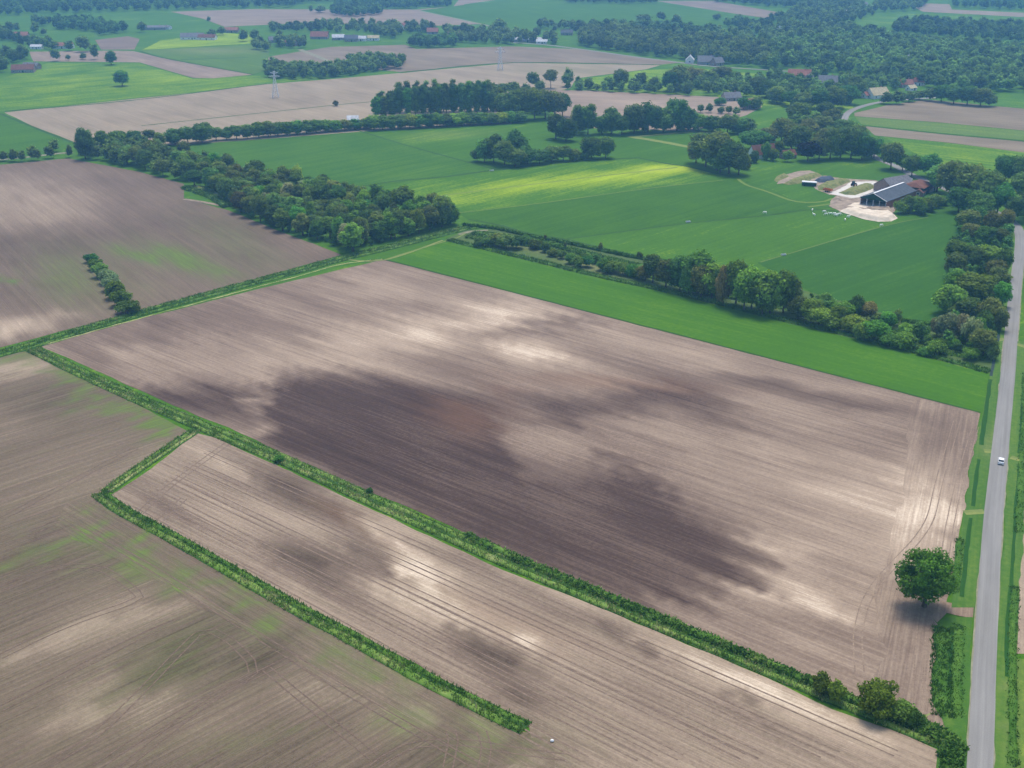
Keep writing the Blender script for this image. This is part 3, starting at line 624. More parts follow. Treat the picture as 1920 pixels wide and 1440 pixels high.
bank("bank_plants", "leafy dark green nettle bank at the lower end of the long reed strip", [(870, 1008), (940, 1040), (1100, 1108), (1240, 1166), (1440, 1250), (1560, 1302), (1640, 1336)], [(.8, 2.6, 1.0, .30)], dens=2.6, leafy=True)
D3a = [(366, 808), (330, 832), (285, 862), (240, 893), (200, 922)]
ribbon("ditch_bottom", D3a, 4.0, .092, 'verge', .12, base=(.2, .05, 0))
bank("bank_plants", "short strip of yellowish green reeds closing the end of the seeded field", D3a, [(-.8, 2.2, .8, .55), (.9, 1.4, .6, .8)], dens=2.4)
D3 = [(184, 926), (215, 948), (250, 970), (262, 976), (340, 1018), (480, 1098), (560, 1144), (640, 1186), (760, 1253), (880, 1315), (940, 1345), (985, 1366)]
ribbon("ditch_bottom", D3, 4.4, .093, 'verge', .12, base=(.15, .05, 0))
bank("bank_plants", "double strip of bright green reeds between the weedy field and the striped seeded field", D3, [(1.25, 1.7, .8, .30), (-.95, 2.3, .8, .60)], dens=2.4)
# verges on both sides of the road
VL = [(1856, 706), (1850, 780), (1840, 850), (1828, 940), (1820, 1000), (1812, 1080), (1806, 1136)]
field("road_verge", [(1858,640),(1880,640),(1868,780),(1848,960),(1836,1060),(1828,1140),(1784,1140),(1793,1060),(1808,960),(1822,860),(1842,775),(1856,700)], 'verge', RD, .10, 3, (.52, .05, 0), [('e',1,1860,820,10,40,0,.3,.5),('e',1,1845,830,14,20,0,.5,.6)])
field("road_verge", [(1760,1166),(1782,1158),(1824,1158),(1818,1300),(1812,1440),(1808,1500),(1768,1700),(1755,1440),(1758,1408),(1785,1385),(1755,1330)], 'verge', RD, .10, 3, (.50, .03, 0))
field("road_verge", [(1900,640),(1935,640),(1925,870),(1914,1080),(1904,1240),(1902,1440),(1900,1700),(1864,1700),(1864,1440),(1866,1250),(1882,1000),(1890,870)], 'verge', RD, .10, 3, (.55, .06, 0), [('e',1,1894,1340,8,70,0,.5,.7)])
field("road_verge", [(1903,424),(1908,445),(1900,535),(1882,640),(1862,640),(1872,600),(1886,520),(1893,460)], 'verge', RD, .10, 4, (.70, 0, 0))
for k, (pts, wd) in enumerate((([(1857,712),(1850,760),(1840,835)], 1.5), ([(1835,862),(1829,905),(1824,950)], 1.2), ([(1820,972),(1814,1020),(1808,1080),(1803,1120)], 1.2), ([(1786,1180),(1782,1240),(1779,1330)], 1.0),
        ([(1921,712),(1916,790),(1911,850)], 1.2), ([(1911,872),(1905,950),(1898,1060),(1892,1130),(1888,1183),(1888,1270)], 1.0), ([(1876,600),(1868,650)], 1.5))):
    ribbon("roadside_ditch", pts, wd * .9, .13, 'verge', .55, base=(.0, 0, 0))
ribbon("ditch_water", [(1864,672),(1861,690),(1858,706)], 1.0, .14, 'water', .3); ribbon("ditch_water", [(1873,628),(1871,640)], 1.0, .14, 'water', .3)
bank("bank_plants", "rough dark green bank at the pale field edge below the big oak", [(1768,1178),(1766,1240),(1765,1300),(1768,1345)], [(0, 4.4, .7, .06)], dens=3.0)
bank("bank_plants", "green bank between the roadside ditch and the road below the big oak", [(1797,1172),(1795,1240),(1793,1300),(1793,1345)], [(0, 3.0, .45, .16)], dens=2.6)
bank("bank_plants", "green grass bank beside the road between the big oak and the field crossing", [(1800,1010),(1796,1060),(1788,1110)], [(0, 2.4, .5, .15)], dens=2.2)
bank("bank_plants", "overgrown ditch corner where the reed strip reaches the road", [(1700,1350),(1755,1378),(1790,1402),(1775,1425)], [(0, 4.5, 1.3, .32)], dens=3, leafy=True)
bank("bank_plants", "dark leafy bank at the bottom edge beside the road", [(1785,1420),(1782,1450),(1780,1500)], [(0, 4, 1.2, .30)], dens=3, leafy=True)
bank("bank_plants", "grassy plants along the far side of the road from the oak downward", [(1904,1100),(1899,1190),(1898,1300),(1900,1440)], [(0, 2.2, .5, .15)], dens=2)
bank("bank_plants", "grassy plants along the far side of the road beyond the white car", [(1922,700),(1919,800),(1914,900),(1908,1000)], [(0, 2.2, .5, .15)], dens=1.8)
bank("bank_plants", "blue green reed strip along the far edge of the bright green crop field", [(838,452),(930,474),(985,487),(1110,518),(1235,545),(1340,570),(1461,601),(1623,639),(1752,673),(1850,700)], [(1.8, 4.0, 1.0, .22)], dens=1.6)
bank("bank_plants", "tangled undergrowth in the scrub belt behind the bright green crop field", [(880,442),(1000,458),(1100,484),(1200,508),(1330,545),(1480,575),(1600,612),(1740,650),(1850,668)], [(4, 6, 1.3, .26), (-3, 5, 1.0, .32)], dens=1.3, leafy=True)
bank("bank_plants", "rough weeds and low scrub in the notch of the brown field beside the wood", [(352,352),(380,360),(410,372),(432,388)], [(2.5, 5, 1.0, .6), (-2.5, 5, 1.4, .3)], dens=1.6, leafy=True)
bank("bank_plants", "low hedge along the meadow side of the scrub belt", [(868,424),(930,430),(1000,446),(1062,457),(1180,482),(1250,493),(1400,515)], [(0, 2.2, 1.4, .12)], dens=2, leafy=True)
bank("bank_plants", "grassy edge between the dark green crop and the bottom scrub", [(1690,604),(1770,612),(1800,620)], [(0, 2.2, 1.2, .15)], dens=2, leafy=True)

# ------------------------------------------------------------ crowns
def sphere_pts(n, g):
    v = g.normal(size=(n, 3)); return v / np.linalg.norm(v, axis=1)[:, None]
ICO = None
def ico():
    global ICO
    if ICO is None:
        bm = bmesh.new(); bmesh.ops.create_icosphere(bm, subdivisions=1, radius=1)
        ICO = (np.array([v.co[:] for v in bm.verts]), np.array([[v.index for v in f.verts] for f in bm.faces])); bm.free()
    return ICO
def crown_arrays(H, W, z0, lobes, lr, leaf, per, seed, shape='round', core=.78, squash=.85, gap=None):
    g = np.random.default_rng(seed); V = []; Q = []; T = []; Tc = []
    ch = H - z0; cz = z0 + ch * .5; cs = []; tries = 0
    while len(cs) < lobes and tries < 4000:
        tries += 1
        d = sphere_pts(1, g)[0]; rr = g.uniform(.15, 1) ** .45
        prof = 1.0
        if shape == 'poplar': prof = .75 + .25 * math.sin(math.pi * (d[2] * .5 + .5))
        p = np.array([d[0] * (W / 2 - lr * .8) * rr * prof, d[1] * (W / 2 - lr * .8) * rr * prof, d[2] * (ch / 2 - lr * .7) * rr])
        if shape == 'round' and p[2] < -ch * .36: continue
        if gap is not None and np.linalg.norm(p - np.array(gap[:3])) < gap[3]: continue
        if all(np.linalg.norm(p - c[0]) > lr * .72 for c in cs): cs.append((p, lr * g.uniform(.75, 1.25), g.uniform(.72, 1.22)))
    iv, itf = ico()
    for p, r, tone in cs:
        d = sphere_pts(int(per * (r / lr) ** 2), g); d = d[d[:, 2] > -.75]
        lump = 1 + .16 * np.sin(d[:, 0] * 5 + seed) * np.cos(d[:, 1] * 5.3 + p[0]) + g.normal(0, .09, len(d))
        c = p + d * (r * lump)[:, None] * np.array([1, 1, squash])
        nrm = d * .9 + g.normal(0, .55, d.shape) + np.array([0, 0, .25]); nrm /= np.linalg.norm(nrm, axis=1)[:, None]
        ax = np.cross(nrm, g.normal(size=nrm.shape)); ax /= np.linalg.norm(ax, axis=1)[:, None]; ay = np.cross(nrm, ax)
        s = leaf * g.uniform(.6, 1.25, len(d)) / 2
        base = len(V) if isinstance(V, list) and not V else sum(len(x) for x in V)
        k = [(-1, -.7), (.8, -1), (1, .8), (-.7, 1)]
        quad = np.stack([c + ax * (s * a)[:, None] + ay * (s * b)[:, None] for a, b in k], axis=1).reshape(-1, 3)
        V.append(quad); n = len(d); Q.append(base + np.arange(n * 4).reshape(n, 4))
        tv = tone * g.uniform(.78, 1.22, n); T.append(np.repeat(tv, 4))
        base += n * 4
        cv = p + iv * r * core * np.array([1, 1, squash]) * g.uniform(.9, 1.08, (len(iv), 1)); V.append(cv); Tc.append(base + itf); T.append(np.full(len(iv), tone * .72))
    V = np.concatenate(V); V[:, 2] += cz; return V, np.concatenate(Q), np.concatenate(Tc), np.concatenate(T), [(c[0] + np.array([0, 0, cz]), c[1]) for c in cs]
def crown_mesh(*a, **k):
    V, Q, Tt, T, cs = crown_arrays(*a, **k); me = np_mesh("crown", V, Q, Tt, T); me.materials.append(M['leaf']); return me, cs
def trunk_mesh(H, r, cs, limbs=4, z1=.62):
    mb = MB(); top = H * z1; k = 5; prev = None
    secs = []
    for i in range(k):
        t = i / (k - 1); rr = r * (1.35 if i == 0 else 1 - .6 * t); o = (math.sin(t * 3 + H) * r * .5, math.cos(t * 2.3 + H) * r * .4, top * t - .1)
        secs.append((o, (rr, 0, 0), (0, rr, 0)))
    mb.ring(secs, 7)
    for i in range(limbs):
        c = cs[(i * 3) % len(cs)][0]; a = Vector(secs[2 + i % 2][0]); mb.bar(a, a.lerp(Vector(c), .95), r * .42, 5, r * .12)
    me = bpy.data.meshes.new("trunk"); me.from_pydata(mb.v, [], mb.f); me.materials.append(M['bark']); return me
PROTO = {}
def add_proto(kind, H, W, z0, *a, tr=.28, limbs=4, **k):
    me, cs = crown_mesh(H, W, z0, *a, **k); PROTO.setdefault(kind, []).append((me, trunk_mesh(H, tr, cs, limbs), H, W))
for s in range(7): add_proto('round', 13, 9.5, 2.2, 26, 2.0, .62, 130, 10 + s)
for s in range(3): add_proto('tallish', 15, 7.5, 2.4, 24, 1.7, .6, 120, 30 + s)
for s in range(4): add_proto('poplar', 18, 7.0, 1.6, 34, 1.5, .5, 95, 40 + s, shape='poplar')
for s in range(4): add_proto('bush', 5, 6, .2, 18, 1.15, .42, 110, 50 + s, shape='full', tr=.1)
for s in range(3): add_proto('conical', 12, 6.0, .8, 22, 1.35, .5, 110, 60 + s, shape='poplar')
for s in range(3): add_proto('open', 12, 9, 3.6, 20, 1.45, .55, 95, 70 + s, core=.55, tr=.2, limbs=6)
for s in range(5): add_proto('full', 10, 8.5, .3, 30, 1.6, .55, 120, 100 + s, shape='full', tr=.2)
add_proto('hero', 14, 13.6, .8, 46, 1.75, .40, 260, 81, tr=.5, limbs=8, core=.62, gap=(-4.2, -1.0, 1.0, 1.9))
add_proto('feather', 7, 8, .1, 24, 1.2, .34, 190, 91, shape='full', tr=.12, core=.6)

TINT0 = dict(g=(.050, .105, .018), d=(.034, .078, .020), o=(.056, .080, .026), y=(.058, .118, .018), b=(.056, .060, .028), w=(.105, .135, .085),
            p=(.022, .010, .022), f=(.050, .092, .026), l=(.085, .145, .022))
TINT = {k: (v[0] * 3.0, v[1] * 2.65, v[2] * 1.7) if k != 'p' else v for k, v in TINT0.items()}
NAMES = {'full': 'broadleaf_tree', 'round': 'broadleaf_tree', 'tallish': 'broadleaf_tree', 'poplar': 'poplar_tree', 'bush': 'bush', 'conical': 'broadleaf_tree', 'open': 'broadleaf_tree', 'hero': 'oak_tree', 'feather': 'bush'}
CATS = {'poplar_tree': 'poplar', 'bush': 'bush', 'broadleaf_tree': 'tree', 'oak_tree': 'oak tree'}
NTREE = [0]
QUEUE = []; BARK_KINDS = {'w': 'willow', 'p': 'copper_beech'}
def tree(x, y, H, W, kind, tint, label, group=None, z=0, name=None):
    nm = name or ('willow' if tint == 'w' and kind in ('bush', 'full') else 'copper_beech' if tint == 'p' else NAMES[kind])
    if nm == 'broadleaf_tree':
        QUEUE.append((H * W * mpp(*PX(x, y)) ** -2, x, y, H, W, kind, tint, label, group)); return
    return plant(nm, x, y, H, W, kind, tint, label, group, z)
def plant(nm, x, y, H, W, kind, tint, label, group=None, z=0):
    me, tm, h0, w0 = random.choice(PROTO[kind])
    sx, sz = W * 1.12 / w0, H * 1.07 / h0
    o = empty(nm, (x, y, z), random.uniform(0, 6.28) if kind not in ('hero',) else 0, label, CATS.get(nm, nm.replace("_", " ")), group)
    o.scale = (sx, sx * random.uniform(.93, 1.07) if kind != 'hero' else sx, sz)
    for n, m_ in (('trunk', tm), ('crown', me)):
        c = bpy.data.objects.new(n, m_); C.objects.link(c); c.parent = o
        t = TINT[tint]; j = random.uniform(.7, 1.35); c.color = (t[0] * j * random.uniform(.82, 1.2), t[1] * j, t[2] * j, 1)
    NTREE[0] += 1; return o
def tpx(x, yt, yb, wpx, kind, tint, label, group=None, name=None):
    """a tree given by its crown in the photograph: foot on the ground, true height and width"""
    W = wpx * mpp(x, yb); b = G(x, yb); b.y += W * .22          # the lowest leaves seen are on the near side
    px, py = PX(b.x, b.y); H = max(1.2, height_at(px, py, yt)); H = H - W * .08
    return tree(b.x, b.y, H, W, kind, tint, label, group, 0, name)

ORD = ["first", "second", "third", "fourth", "fifth", "sixth", "seventh", "eighth", "ninth", "tenth", "eleventh", "twelfth", "thirteenth", "fourteenth", "fifteenth", "sixteenth", "seventeenth", "eighteenth", "nineteenth", "twentieth",
       "twenty-first", "twenty-second", "twenty-third", "twenty-fourth", "twenty-fifth", "twenty-sixth", "twenty-seventh", "twenty-eighth", "twenty-ninth", "thirtieth"]
TW = {'g': 'green', 'd': 'dark green', 'o': 'olive brown', 'y': 'bright green', 'b': 'brown leaved', 'w': 'silvery', 'p': 'purple', 'f': 'green', 'l': 'light green'}
KW = {'full': 'bushy tree', 'round': 'round tree', 'tallish': 'tall tree', 'poplar': 'poplar', 'bush': 'bush', 'conical': 'upright tree', 'open': 'loose crowned tree', 'feather': 'feathery bush'}
def row(items, where, group, side="from the left", name=None):
    items = sorted(items, key=lambda t: t[0])
    for i, (x, yt, yb, w, k, t) in enumerate(items):
        tpx(x, yt, yb, w, k, t, f"{TW[t]} {KW[k]}, {ORD[i]} {side} {where}", group, name)
def col(items, where, group):
    items = sorted(items, key=lambda t: -t[2])
    for i, (x, yt, yb, w, k, t) in enumerate(items):
        tpx(x, yt, yb, w, k, t, f"{TW[t]} {KW[k]}, {ORD[i]} from the near end {where}", group)

tpx(1738, 1032, 1150, 103, 'hero', 'g', "big round oak standing alone at the pale field corner by the road")
# bushes on the lower ditch
tpx(1539, 1262, 1306, 38, 'bush', 'g', "round green bush on the reed strip, left one of the pair", "bushes on the reed strip")
tpx(1567, 1276, 1318, 36, 'bush', 'g', "round green bush on the reed strip, right one of the pair", "bushes on the reed strip")
tpx(1652, 1276, 1348, 84, 'feather', 'g', "large feathery green bush on the reed strip near the road", "bushes on the reed strip")
tpx(1690, 1316, 1358, 52, 'bush', 'd', "dark low bush just right of the large feathery bush", "bushes on the reed strip")
tpx(1714, 1328, 1364, 30, 'bush', 'd', "small dark bush at the road end of the reed strip bushes", "bushes on the reed strip")
tpx(693, 914, 926, 12, 'bush', 'd', "tiny dark bush on the upper edge of the long reed strip")
tpx(523, 853, 868, 18, 'bush', 'd', "small dark green bush on the long reed strip below the pale wedge of soil")
col([(170,474,494,24,'bush','d'),(178,484,508,28,'bush','g'),(188,492,522,30,'bush','f'),(198,503,534,30,'bush','w'),(207,512,546,34,'bush','w'),(216,526,562,36,'bush','g'),(226,541,576,38,'bush','g'),(237,562,590,42,'bush','d')], "of the bush row in the brown field", "bush row in the brown field")
# wood strip behind the road, near the dark crop
col([(1815,392,436,40,'round','o'),(1838,384,424,34,'round','d'),(1862,396,440,36,'round','o'),(1886,392,438,30,'round','o'),(1822,418,452,34,'round','o'),(1852,424,462,38,'round','g'),(1877,428,462,32,'round','o'),(1796,450,502,42,'round','g'),(1855,460,508,58,'round','y'),(1824,460,508,34,'round','o'),(1794,474,524,40,'round','o'),(1880,468,522,30,'round','g'),(1868,488,530,34,'round','o')],
    "of the far roadside wood strip", "far half of the roadside wood strip")
col([(1797,504,556,44,'full','g'),(1832,510,568,66,'round','y'),(1872,498,558,38,'full','o'),(1880,528,578,30,'round','g'),(1785,532,592,56,'full','g'),(1816,558,604,52,'round','d'),(1856,556,614,42,'full','o'),(1786,568,602,22,'round','b'),(1875,575,622,28,'full','o'),(1845,585,632,34,'round','d'),(1833,594,644,32,'full','y'),(1846,616,672,48,'round','o'),(1822,650,676,30,'bush','g'),(1784,632,654,26,'bush','g'),(1765,634,664,24,'bush','g'),(1860,640,676,26,'bush','o')],
    "of the near roadside wood strip", "near half of the roadside wood strip")
row([(1758,592,632,26,'bush','w'),(1776,586,638,40,'bush','w'),(1800,588,640,40,'bush','w'),(1820,592,650,32,'bush','w')], "at the wood strip corner", "silvery willows")
# big trees of the scrub belt
row([(1210,494,528,30,'full','o'),(1225,474,532,34,'tallish','f'),(1250,486,542,42,'round','f'),(1276,478,548,44,'full','d'),(1311,470,552,60,'round','g'),(1336,488,562,54,'full','y'),(1316,498,562,42,'round','o'),(1356,500,574,30,'full','b'),(1381,488,576,48,'round','g'),(1410,494,584,54,'full','y'),(1396,506,586,50,'round','g'),(1445,504,592,60,'full','y'),(1470,506,590,46,'round','g'),(1486,520,588,34,'full','o'),(1430,530,594,40,'round','g'),(1293,492,556,34,'full','d')],
    "of the tall clump in the scrub belt", "tall clump of the scrub belt")
row([(1500,554,602,38,'full','f'),(1522,560,608,38,'round','g'),(1545,548,584,40,'full','d'),(1536,574,614,48,'round','y'),(1572,570,612,32,'full','g'),(1582,564,606,42,'round','y'),(1606,552,602,30,'full','d'),(1626,564,604,32,'round','b'),(1600,588,626,42,'full','g'),(1560,590,620,36,'bush','g'),(1645,584,614,24,'round','b'),(1666,584,618,30,'full','y'),(1681,574,612,22,'open','w'),(1642,600,642,46,'round','y'),(1620,604,640,36,'bush','g'),(1672,624,652,42,'bush','g'),(1700,604,632,32,'bush','g'),(1726,604,642,30,'bush','d'),(1700,622,656,50,'bush','y'),(1755,638,668,36,'bush','y'),(1735,652,668,26,'bush','d')],
    "of the scrub belt's low part", "low bushy part of the scrub belt")
row([(898,446,464,22,'bush','d'),(915,438,464,30,'bush','f'),(932,434,464,34,'bush','f'),(950,436,468,36,'bush','f'),(968,440,468,30,'bush','d'),(985,440,460,22,'bush','d'),(1005,448,468,24,'bush','d'),(1022,452,474,20,'bush','d'),(1036,466,482,20,'bush','g'),(1054,468,486,18,'bush','d'),(1070,474,496,22,'bush','g'),(1085,480,502,24,'bush','g'),(1102,478,502,22,'bush','d'),(1118,476,496,16,'bush','d'),(1130,484,508,24,'bush','g'),(1150,487,511,26,'bush','g'),(1168,490,516,26,'bush','g'),(1186,494,520,28,'bush','y'),(1200,500,524,24,'bush','g'),(1140,496,514,22,'bush','d')],
    "of the scrub belt's narrow end", "low bushes of the scrub belt")
row([(1022,440,452,6,'open','o'),(1060,454,468,7,'open','o'),(1126,455,478,10,'open','o'),(1198,472,494,12,'open','o')], "of the thin scrub belt saplings", "bare saplings", name="sapling")
# grove in the middle meadows
row([(895,278,304,24,'bush','f'),(908,262,306,30,'round','f'),(926,248,306,40,'full','d'),(946,262,312,42,'round','f'),(968,243,300,42,'full','d'),(966,278,314,40,'round','f'),(988,272,310,44,'full','d'),(1012,278,308,34,'round','f'),(1034,272,304,32,'full','f'),(1056,272,303,32,'round','f'),(1078,278,302,28,'bush','f'),(1094,284,300,22,'bush','d'),(1110,252,299,40,'full','f'),(1136,256,298,32,'round','d')], "of the grove between the meadows", "grove in the middle meadows")
# row of big trees behind it
row([(1042,212,262,34,'round','d'),(1062,216,266,40,'full','d'),(1083,197,252,24,'tallish','f'),(1103,196,254,28,'tallish','g'),(1128,215,252,28,'round','f'),(1147,198,253,34,'full','d'),(1166,214,254,32,'round','d'),(1190,194,252,42,'full','f'),(1216,192,250,44,'round','d'),(1245,198,249,40,'full','f'),(1270,184,247,46,'round','d'),(1291,199,246,36,'full','f'),(1311,212,246,32,'round','g'),(1336,214,248,32,'full','f'),(1365,214,252,36,'round','f'),(1391,221,252,34,'full','d')], "of the tall row behind the meadows", "tall tree row behind the meadows")
row([(1314,193,212,15,'round','f'),(1330,192,212,15,'round','f'),(1352,197,214,16,'round','f'),(1367,196,214,15,'round','f'),(1381,198,216,16,'round','f')], "of the small trees before the brown strip", "small trees by the brown strip")
row([(1306,262,308,36,'round','o'),(1324,246,316,56,'round','o'),(1346,245,322,58,'round','f'),(1368,262,328,48,'round','d'),(1386,276,330,44,'round','g'),(1352,285,326,42,'round','d'),(1415,240,284,52,'round','d'),(1440,238,272,36,'round','o'),(1462,262,294,22,'round','g'),(1449,276,302,20,'bush','g'),(1414,282,306,18,'bush','d'),(1478,280,304,18,'bush','g'),(1436,266,300,18,'bush','g'),(1400,290,318,18,'bush','p')], "around the white farmhouse", "trees around the white farmhouse")
tpx(1517, 264, 304, 40, 'round', 'p', "dark purple copper beech at the edge of the farm meadow")
row([(1466,220,268,38,'round','o'),(1486,226,282,40,'full','o'),(1500,236,288,36,'round','f'),(1538,240,300,38,'full','o'),(1558,238,300,38,'round','f'),(1578,236,298,36,'full','f'),(1598,238,300,42,'round','f'),(1618,248,302,40,'full','d'),(1640,256,298,40,'round','d'),(1610,230,268,40,'full','f'),(1580,222,258,40,'round','f'),(1560,200,240,40,'full','f'),(1545,215,255,38,'round','o'),(1515,222,262,36,'full','o'),(1498,190,232,42,'round','g')], "behind the purple beech", "tall trees behind the purple beech")
row([(1672,266,320,42,'round','f'),(1694,286,322,30,'round','g'),(1712,290,332,34,'round','d'),(1742,288,334,40,'round','d'),(1760,308,362,44,'round','f'),(1788,300,374,60,'round','f'),(1822,304,386,58,'round','f'),(1850,318,402,58,'round','f'),(1872,340,408,48,'round','d'),(1840,356,418,46,'round','d'),(1905,368,418,44,'round','d'),(1886,290,348,42,'round','d'),(1912,292,350,40,'round','f'),(1920,322,380,44,'round','f'),(1800,350,400,44,'round','d'),(1940,350,410,50,'round','d'),(1950,300,365,50,'round','f')], "lining the road behind the barns", "big trees lining the road")
row([(1690,374,402,26,'bush','g'),(1702,366,400,28,'bush','d'),(1718,366,400,28,'bush','g'),(1734,368,396,26,'bush','g'),(1754,362,390,30,'bush','f'),(1770,366,386,24,'bush','g'),(1728,380,404,26,'bush','d'),(1745,376,398,24,'bush','d')], "in front of the barns", "garden bushes by the barns")
# left side rows
row([(6,282,303,18,'round','f'),(24,278,304,20,'round','d'),(40,278,304,18,'round','f'),(60,268,302,20,'round','f'),(68,276,302,18,'round','d'),(92,272,298,20,'round','f'),(101,257,286,22,'round','d'),(130,270,296,14,'round','f')], "beside the left farm track", "tree row by the left track")
h1 = [(158,240,300,32,'full','d'),(193,243,284,22,'tallish','g'),(225,245,274,28,'round','d'),(253,241,274,26,'full','d'),(280,242,272,28,'open','o'),(300,248,276,22,'round','f'),(326,238,272,36,'full','d'),(351,236,271,32,'round','d'),(377,226,269,38,'full','d'),(404,238,264,22,'round','f'),(424,237,263,22,'full','f'),(443,233,262,24,'round','d'),(463,232,261,22,'full','f')]
row(h1, "of the hedgerow's left part", "long hedgerow, left part", name="hedgerow_tree")
row([(484 + i * 18, 226 - i * .5, 259 - i * 1.5, 29, 'full', 'gfdg'[i % 4]) for i in range(12)], "of the hedgerow's middle part", "long hedgerow, middle part", name="hedgerow_tree")
row([(700 + i * 17, 214 - i * .5, 245 - i * .9, 32, 'full', 'gdgfl'[i % 5]) for i in range(17)], "of the hedgerow under the poplars", "low hedgerow under the poplars", name="hedgerow_tree")
random.seed(5)
row([(706 + i * 14.5, (178 if i < 3 else 158 if i < 9 else 153 if i < 15 else 168) + random.uniform(-3, 3), 224 - i * .35, 21, 'poplar', 'gfdf'[i % 4]) for i in range(17)], "of the front line of tall poplars", "front line of poplars")
row([(716 + i * 16.5, (168 if i < 2 else 152 if i < 8 else 150 if i < 13 else 164) + random.uniform(-3, 3), 212 - i * .3, 22, 'poplar', 'fdf'[i % 3]) for i in range(14)], "of the back line of tall poplars", "back line of poplars")
row([(948,172,226,36,'round','o'),(966,168,226,40,'round','f'),(985,166,225,38,'round','f'),(1003,165,225,38,'round','g'),(1022,167,224,38,'round','f'),(1040,170,222,36,'round','o'),(1055,174,220,30,'round','f'),(975,172,214,34,'round','f'),(1012,170,214,36,'round','d')], "right of the tall poplars", "round trees right of the poplars")
row([(922,152,178,26,'full','d'),(944,154,178,24,'full','f'),(966,152,177,24,'full','d'),(985,154,177,22,'full','f'),(1012,146,174,22,'full','d')], "behind the tall poplars", "trees behind the poplars")
row([(935,152,182,26,'round','d'),(960,148,180,28,'full','f'),(1000,132,166,28,'round','d'),(1033,130,166,28,'open','o'),(1065,124,162,22,'full','f'),(1086,148,168,15,'round','f'),(1101,147,167,13,'full','d'),(1118,155,171,18,'round','d'),(1133,150,168,14,'full','f'),(1163,128,168,27,'round','f'),(1190,144,168,22,'full','o'),(1202,130,166,26,'round','f'),(1226,138,169,25,'full','o'),(1256,134,173,30,'round','d')], "behind the brown strip field", "tree row behind the brown strip")
row([(1291,148,176,20,'round','f'),(1272,118,170,40,'full','f'),(1300,124,162,40,'round','o'),(1330,130,166,38,'full','f'),(1352,122,158,36,'round','o'),(1326,150,179,17,'full','f'),(1341,150,179,16,'round','d'),(1375,146,179,24,'full','f'),(1396,150,182,24,'round','g'),(1420,140,176,30,'full','f'),(1440,150,184,30,'round','d'),(1458,160,195,34,'full','f'),(1484,168,200,34,'round','d'),(1510,170,205,36,'full','f'),(1536,165,205,40,'round','f'),(1565,160,204,42,'full','f'),(1590,158,196,40,'round','d'),(1600,140,182,40,'full','f'),(1548,190,222,34,'round','d'),(1418,176,206,28,'full','d'),(1395,180,206,22,'bush','d'),(1350,182,198,20,'bush','d')], "among the village gardens", "village garden trees")
row([(1664,170,196,28,'round','d'),(1685,166,196,28,'round','f'),(1706,168,192,26,'round','d'),(1725,166,188,26,'round','f'),(1745,160,190,28,'round','f'),(1766,158,192,30,'round','d'),(1790,160,196,32,'round','f'),(1815,160,198,32,'round','d'),(1840,164,200,34,'round','f'),(1858,172,200,26,'round','d')], "behind the round brown field", "trees behind the round brown field")
tpx(228, 131, 162, 28, 'round', 'd', "lone dark round tree standing in the middle of the far left green field", name="field_tree")
tpx(207, 95, 122, 21, 'round', 'd', "lone dark tree at the back edge of the far left green field", name="field_tree")
row([(103,90,115,19,'round','f'),(127,101,113,10,'round','d'),(155,98,112,15,'round','d'),(177,78,112,18,'round','f'),(155,64,98,28,'round','d'),(129,72,96,20,'round','f'),(100,74,94,20,'round','f')], "behind the far left field", "scattered trees behind the left field")
row([(18,38,62,16,'round','f'),(30,39,60,16,'round','d'),(65,38,64,17,'round','f'),(81,52,66,14,'round','f'),(265,38,61,19,'round','f'),(391,30,41,9,'round','f'),(396,52,68,18,'round','d'),(414,48,66,18,'round','d'),(456,54,78,20,'round','d'),(476,50,76,20,'round','d'),(583,7,24,9,'round','d'),(600,8,24,22,'round','d'),(1384,23,42,18,'round','d'),(1344,22,38,18,'round','f'),(1268,25,46,22,'round','f'),(1240,20,40,20,'round','f'),(1207,22,44,34,'round','d'),(1112,32,52,18,'round','d'),(1040,45,60,12,'round','d'),(935,31,62,30,'round','d')], "of the scattered trees near the top", "scattered far trees")

# ---- the wood between the brown field and the meadows: every tree its own
def scatter(pxpoly, dist, seed, cap=400):
    g = random.Random(seed); poly = [tuple(G(*p)[:2]) for p in pxpoly]; xs = [p[0] for p in poly]; ys = [p[1] for p in poly]
    pts = []; A = (max(xs) - min(xs)) * (max(ys) - min(ys)); cell = {}
    for _ in range(int(A / dist ** 2 * 6) + 200):
        p = (g.uniform(min(xs), max(xs)), g.uniform(min(ys), max(ys)))
        if not inside(p, poly): continue
        k = (int(p[0] // dist), int(p[1] // dist))
        if any(math.hypot(p[0] - q[0], p[1] - q[1]) < dist for i in (-1, 0, 1) for j in (-1, 0, 1) for q in cell.get((k[0] + i, k[1] + j), ())): continue
        cell.setdefault(k, []).append(p); pts.append(p)
        if len(pts) >= cap: break
    return pts
random.seed(21)
WOOD = [(430,388),(500,424),(560,442),(640,466),(690,462),(760,445),(845,424),(848,412),(790,404),(700,386),(620,366),(540,352),(460,348),(400,352)]
for x, y in scatter(WOOD, 6.6, 3):
    q = PX(x, y); t = random.choice('ggfdlofwgfd')
    if t == 'w' and random.random() < .5: t = 'g'
    k = random.choice(['round', 'full', 'conical', 'tallish'])
    H = random.uniform(9, 14) if q[0] < 780 else random.uniform(10, 13)
    tree(x, y, H, random.uniform(6.5, 9), k, t, f"{TW[t]} {KW[k]} inside the dense wood beside the brown field", f"{TW[t]} {KW[k]}s of the dense wood")
tpx(450, 358, 400, 30, 'round', 'b', "brown leaved tree at the left end of the dense wood beside the brown field")
tpx(752, 350, 410, 50, 'round', 'g', "broad tall tree rising at the back of the dense wood")
tpx(828, 368, 428, 34, 'round', 'f', "tall tree at the right end of the dense wood above the ditch corner")
tpx(605, 342, 400, 36, 'round', 'd', "dark tall tree rising in the middle of the dense wood")
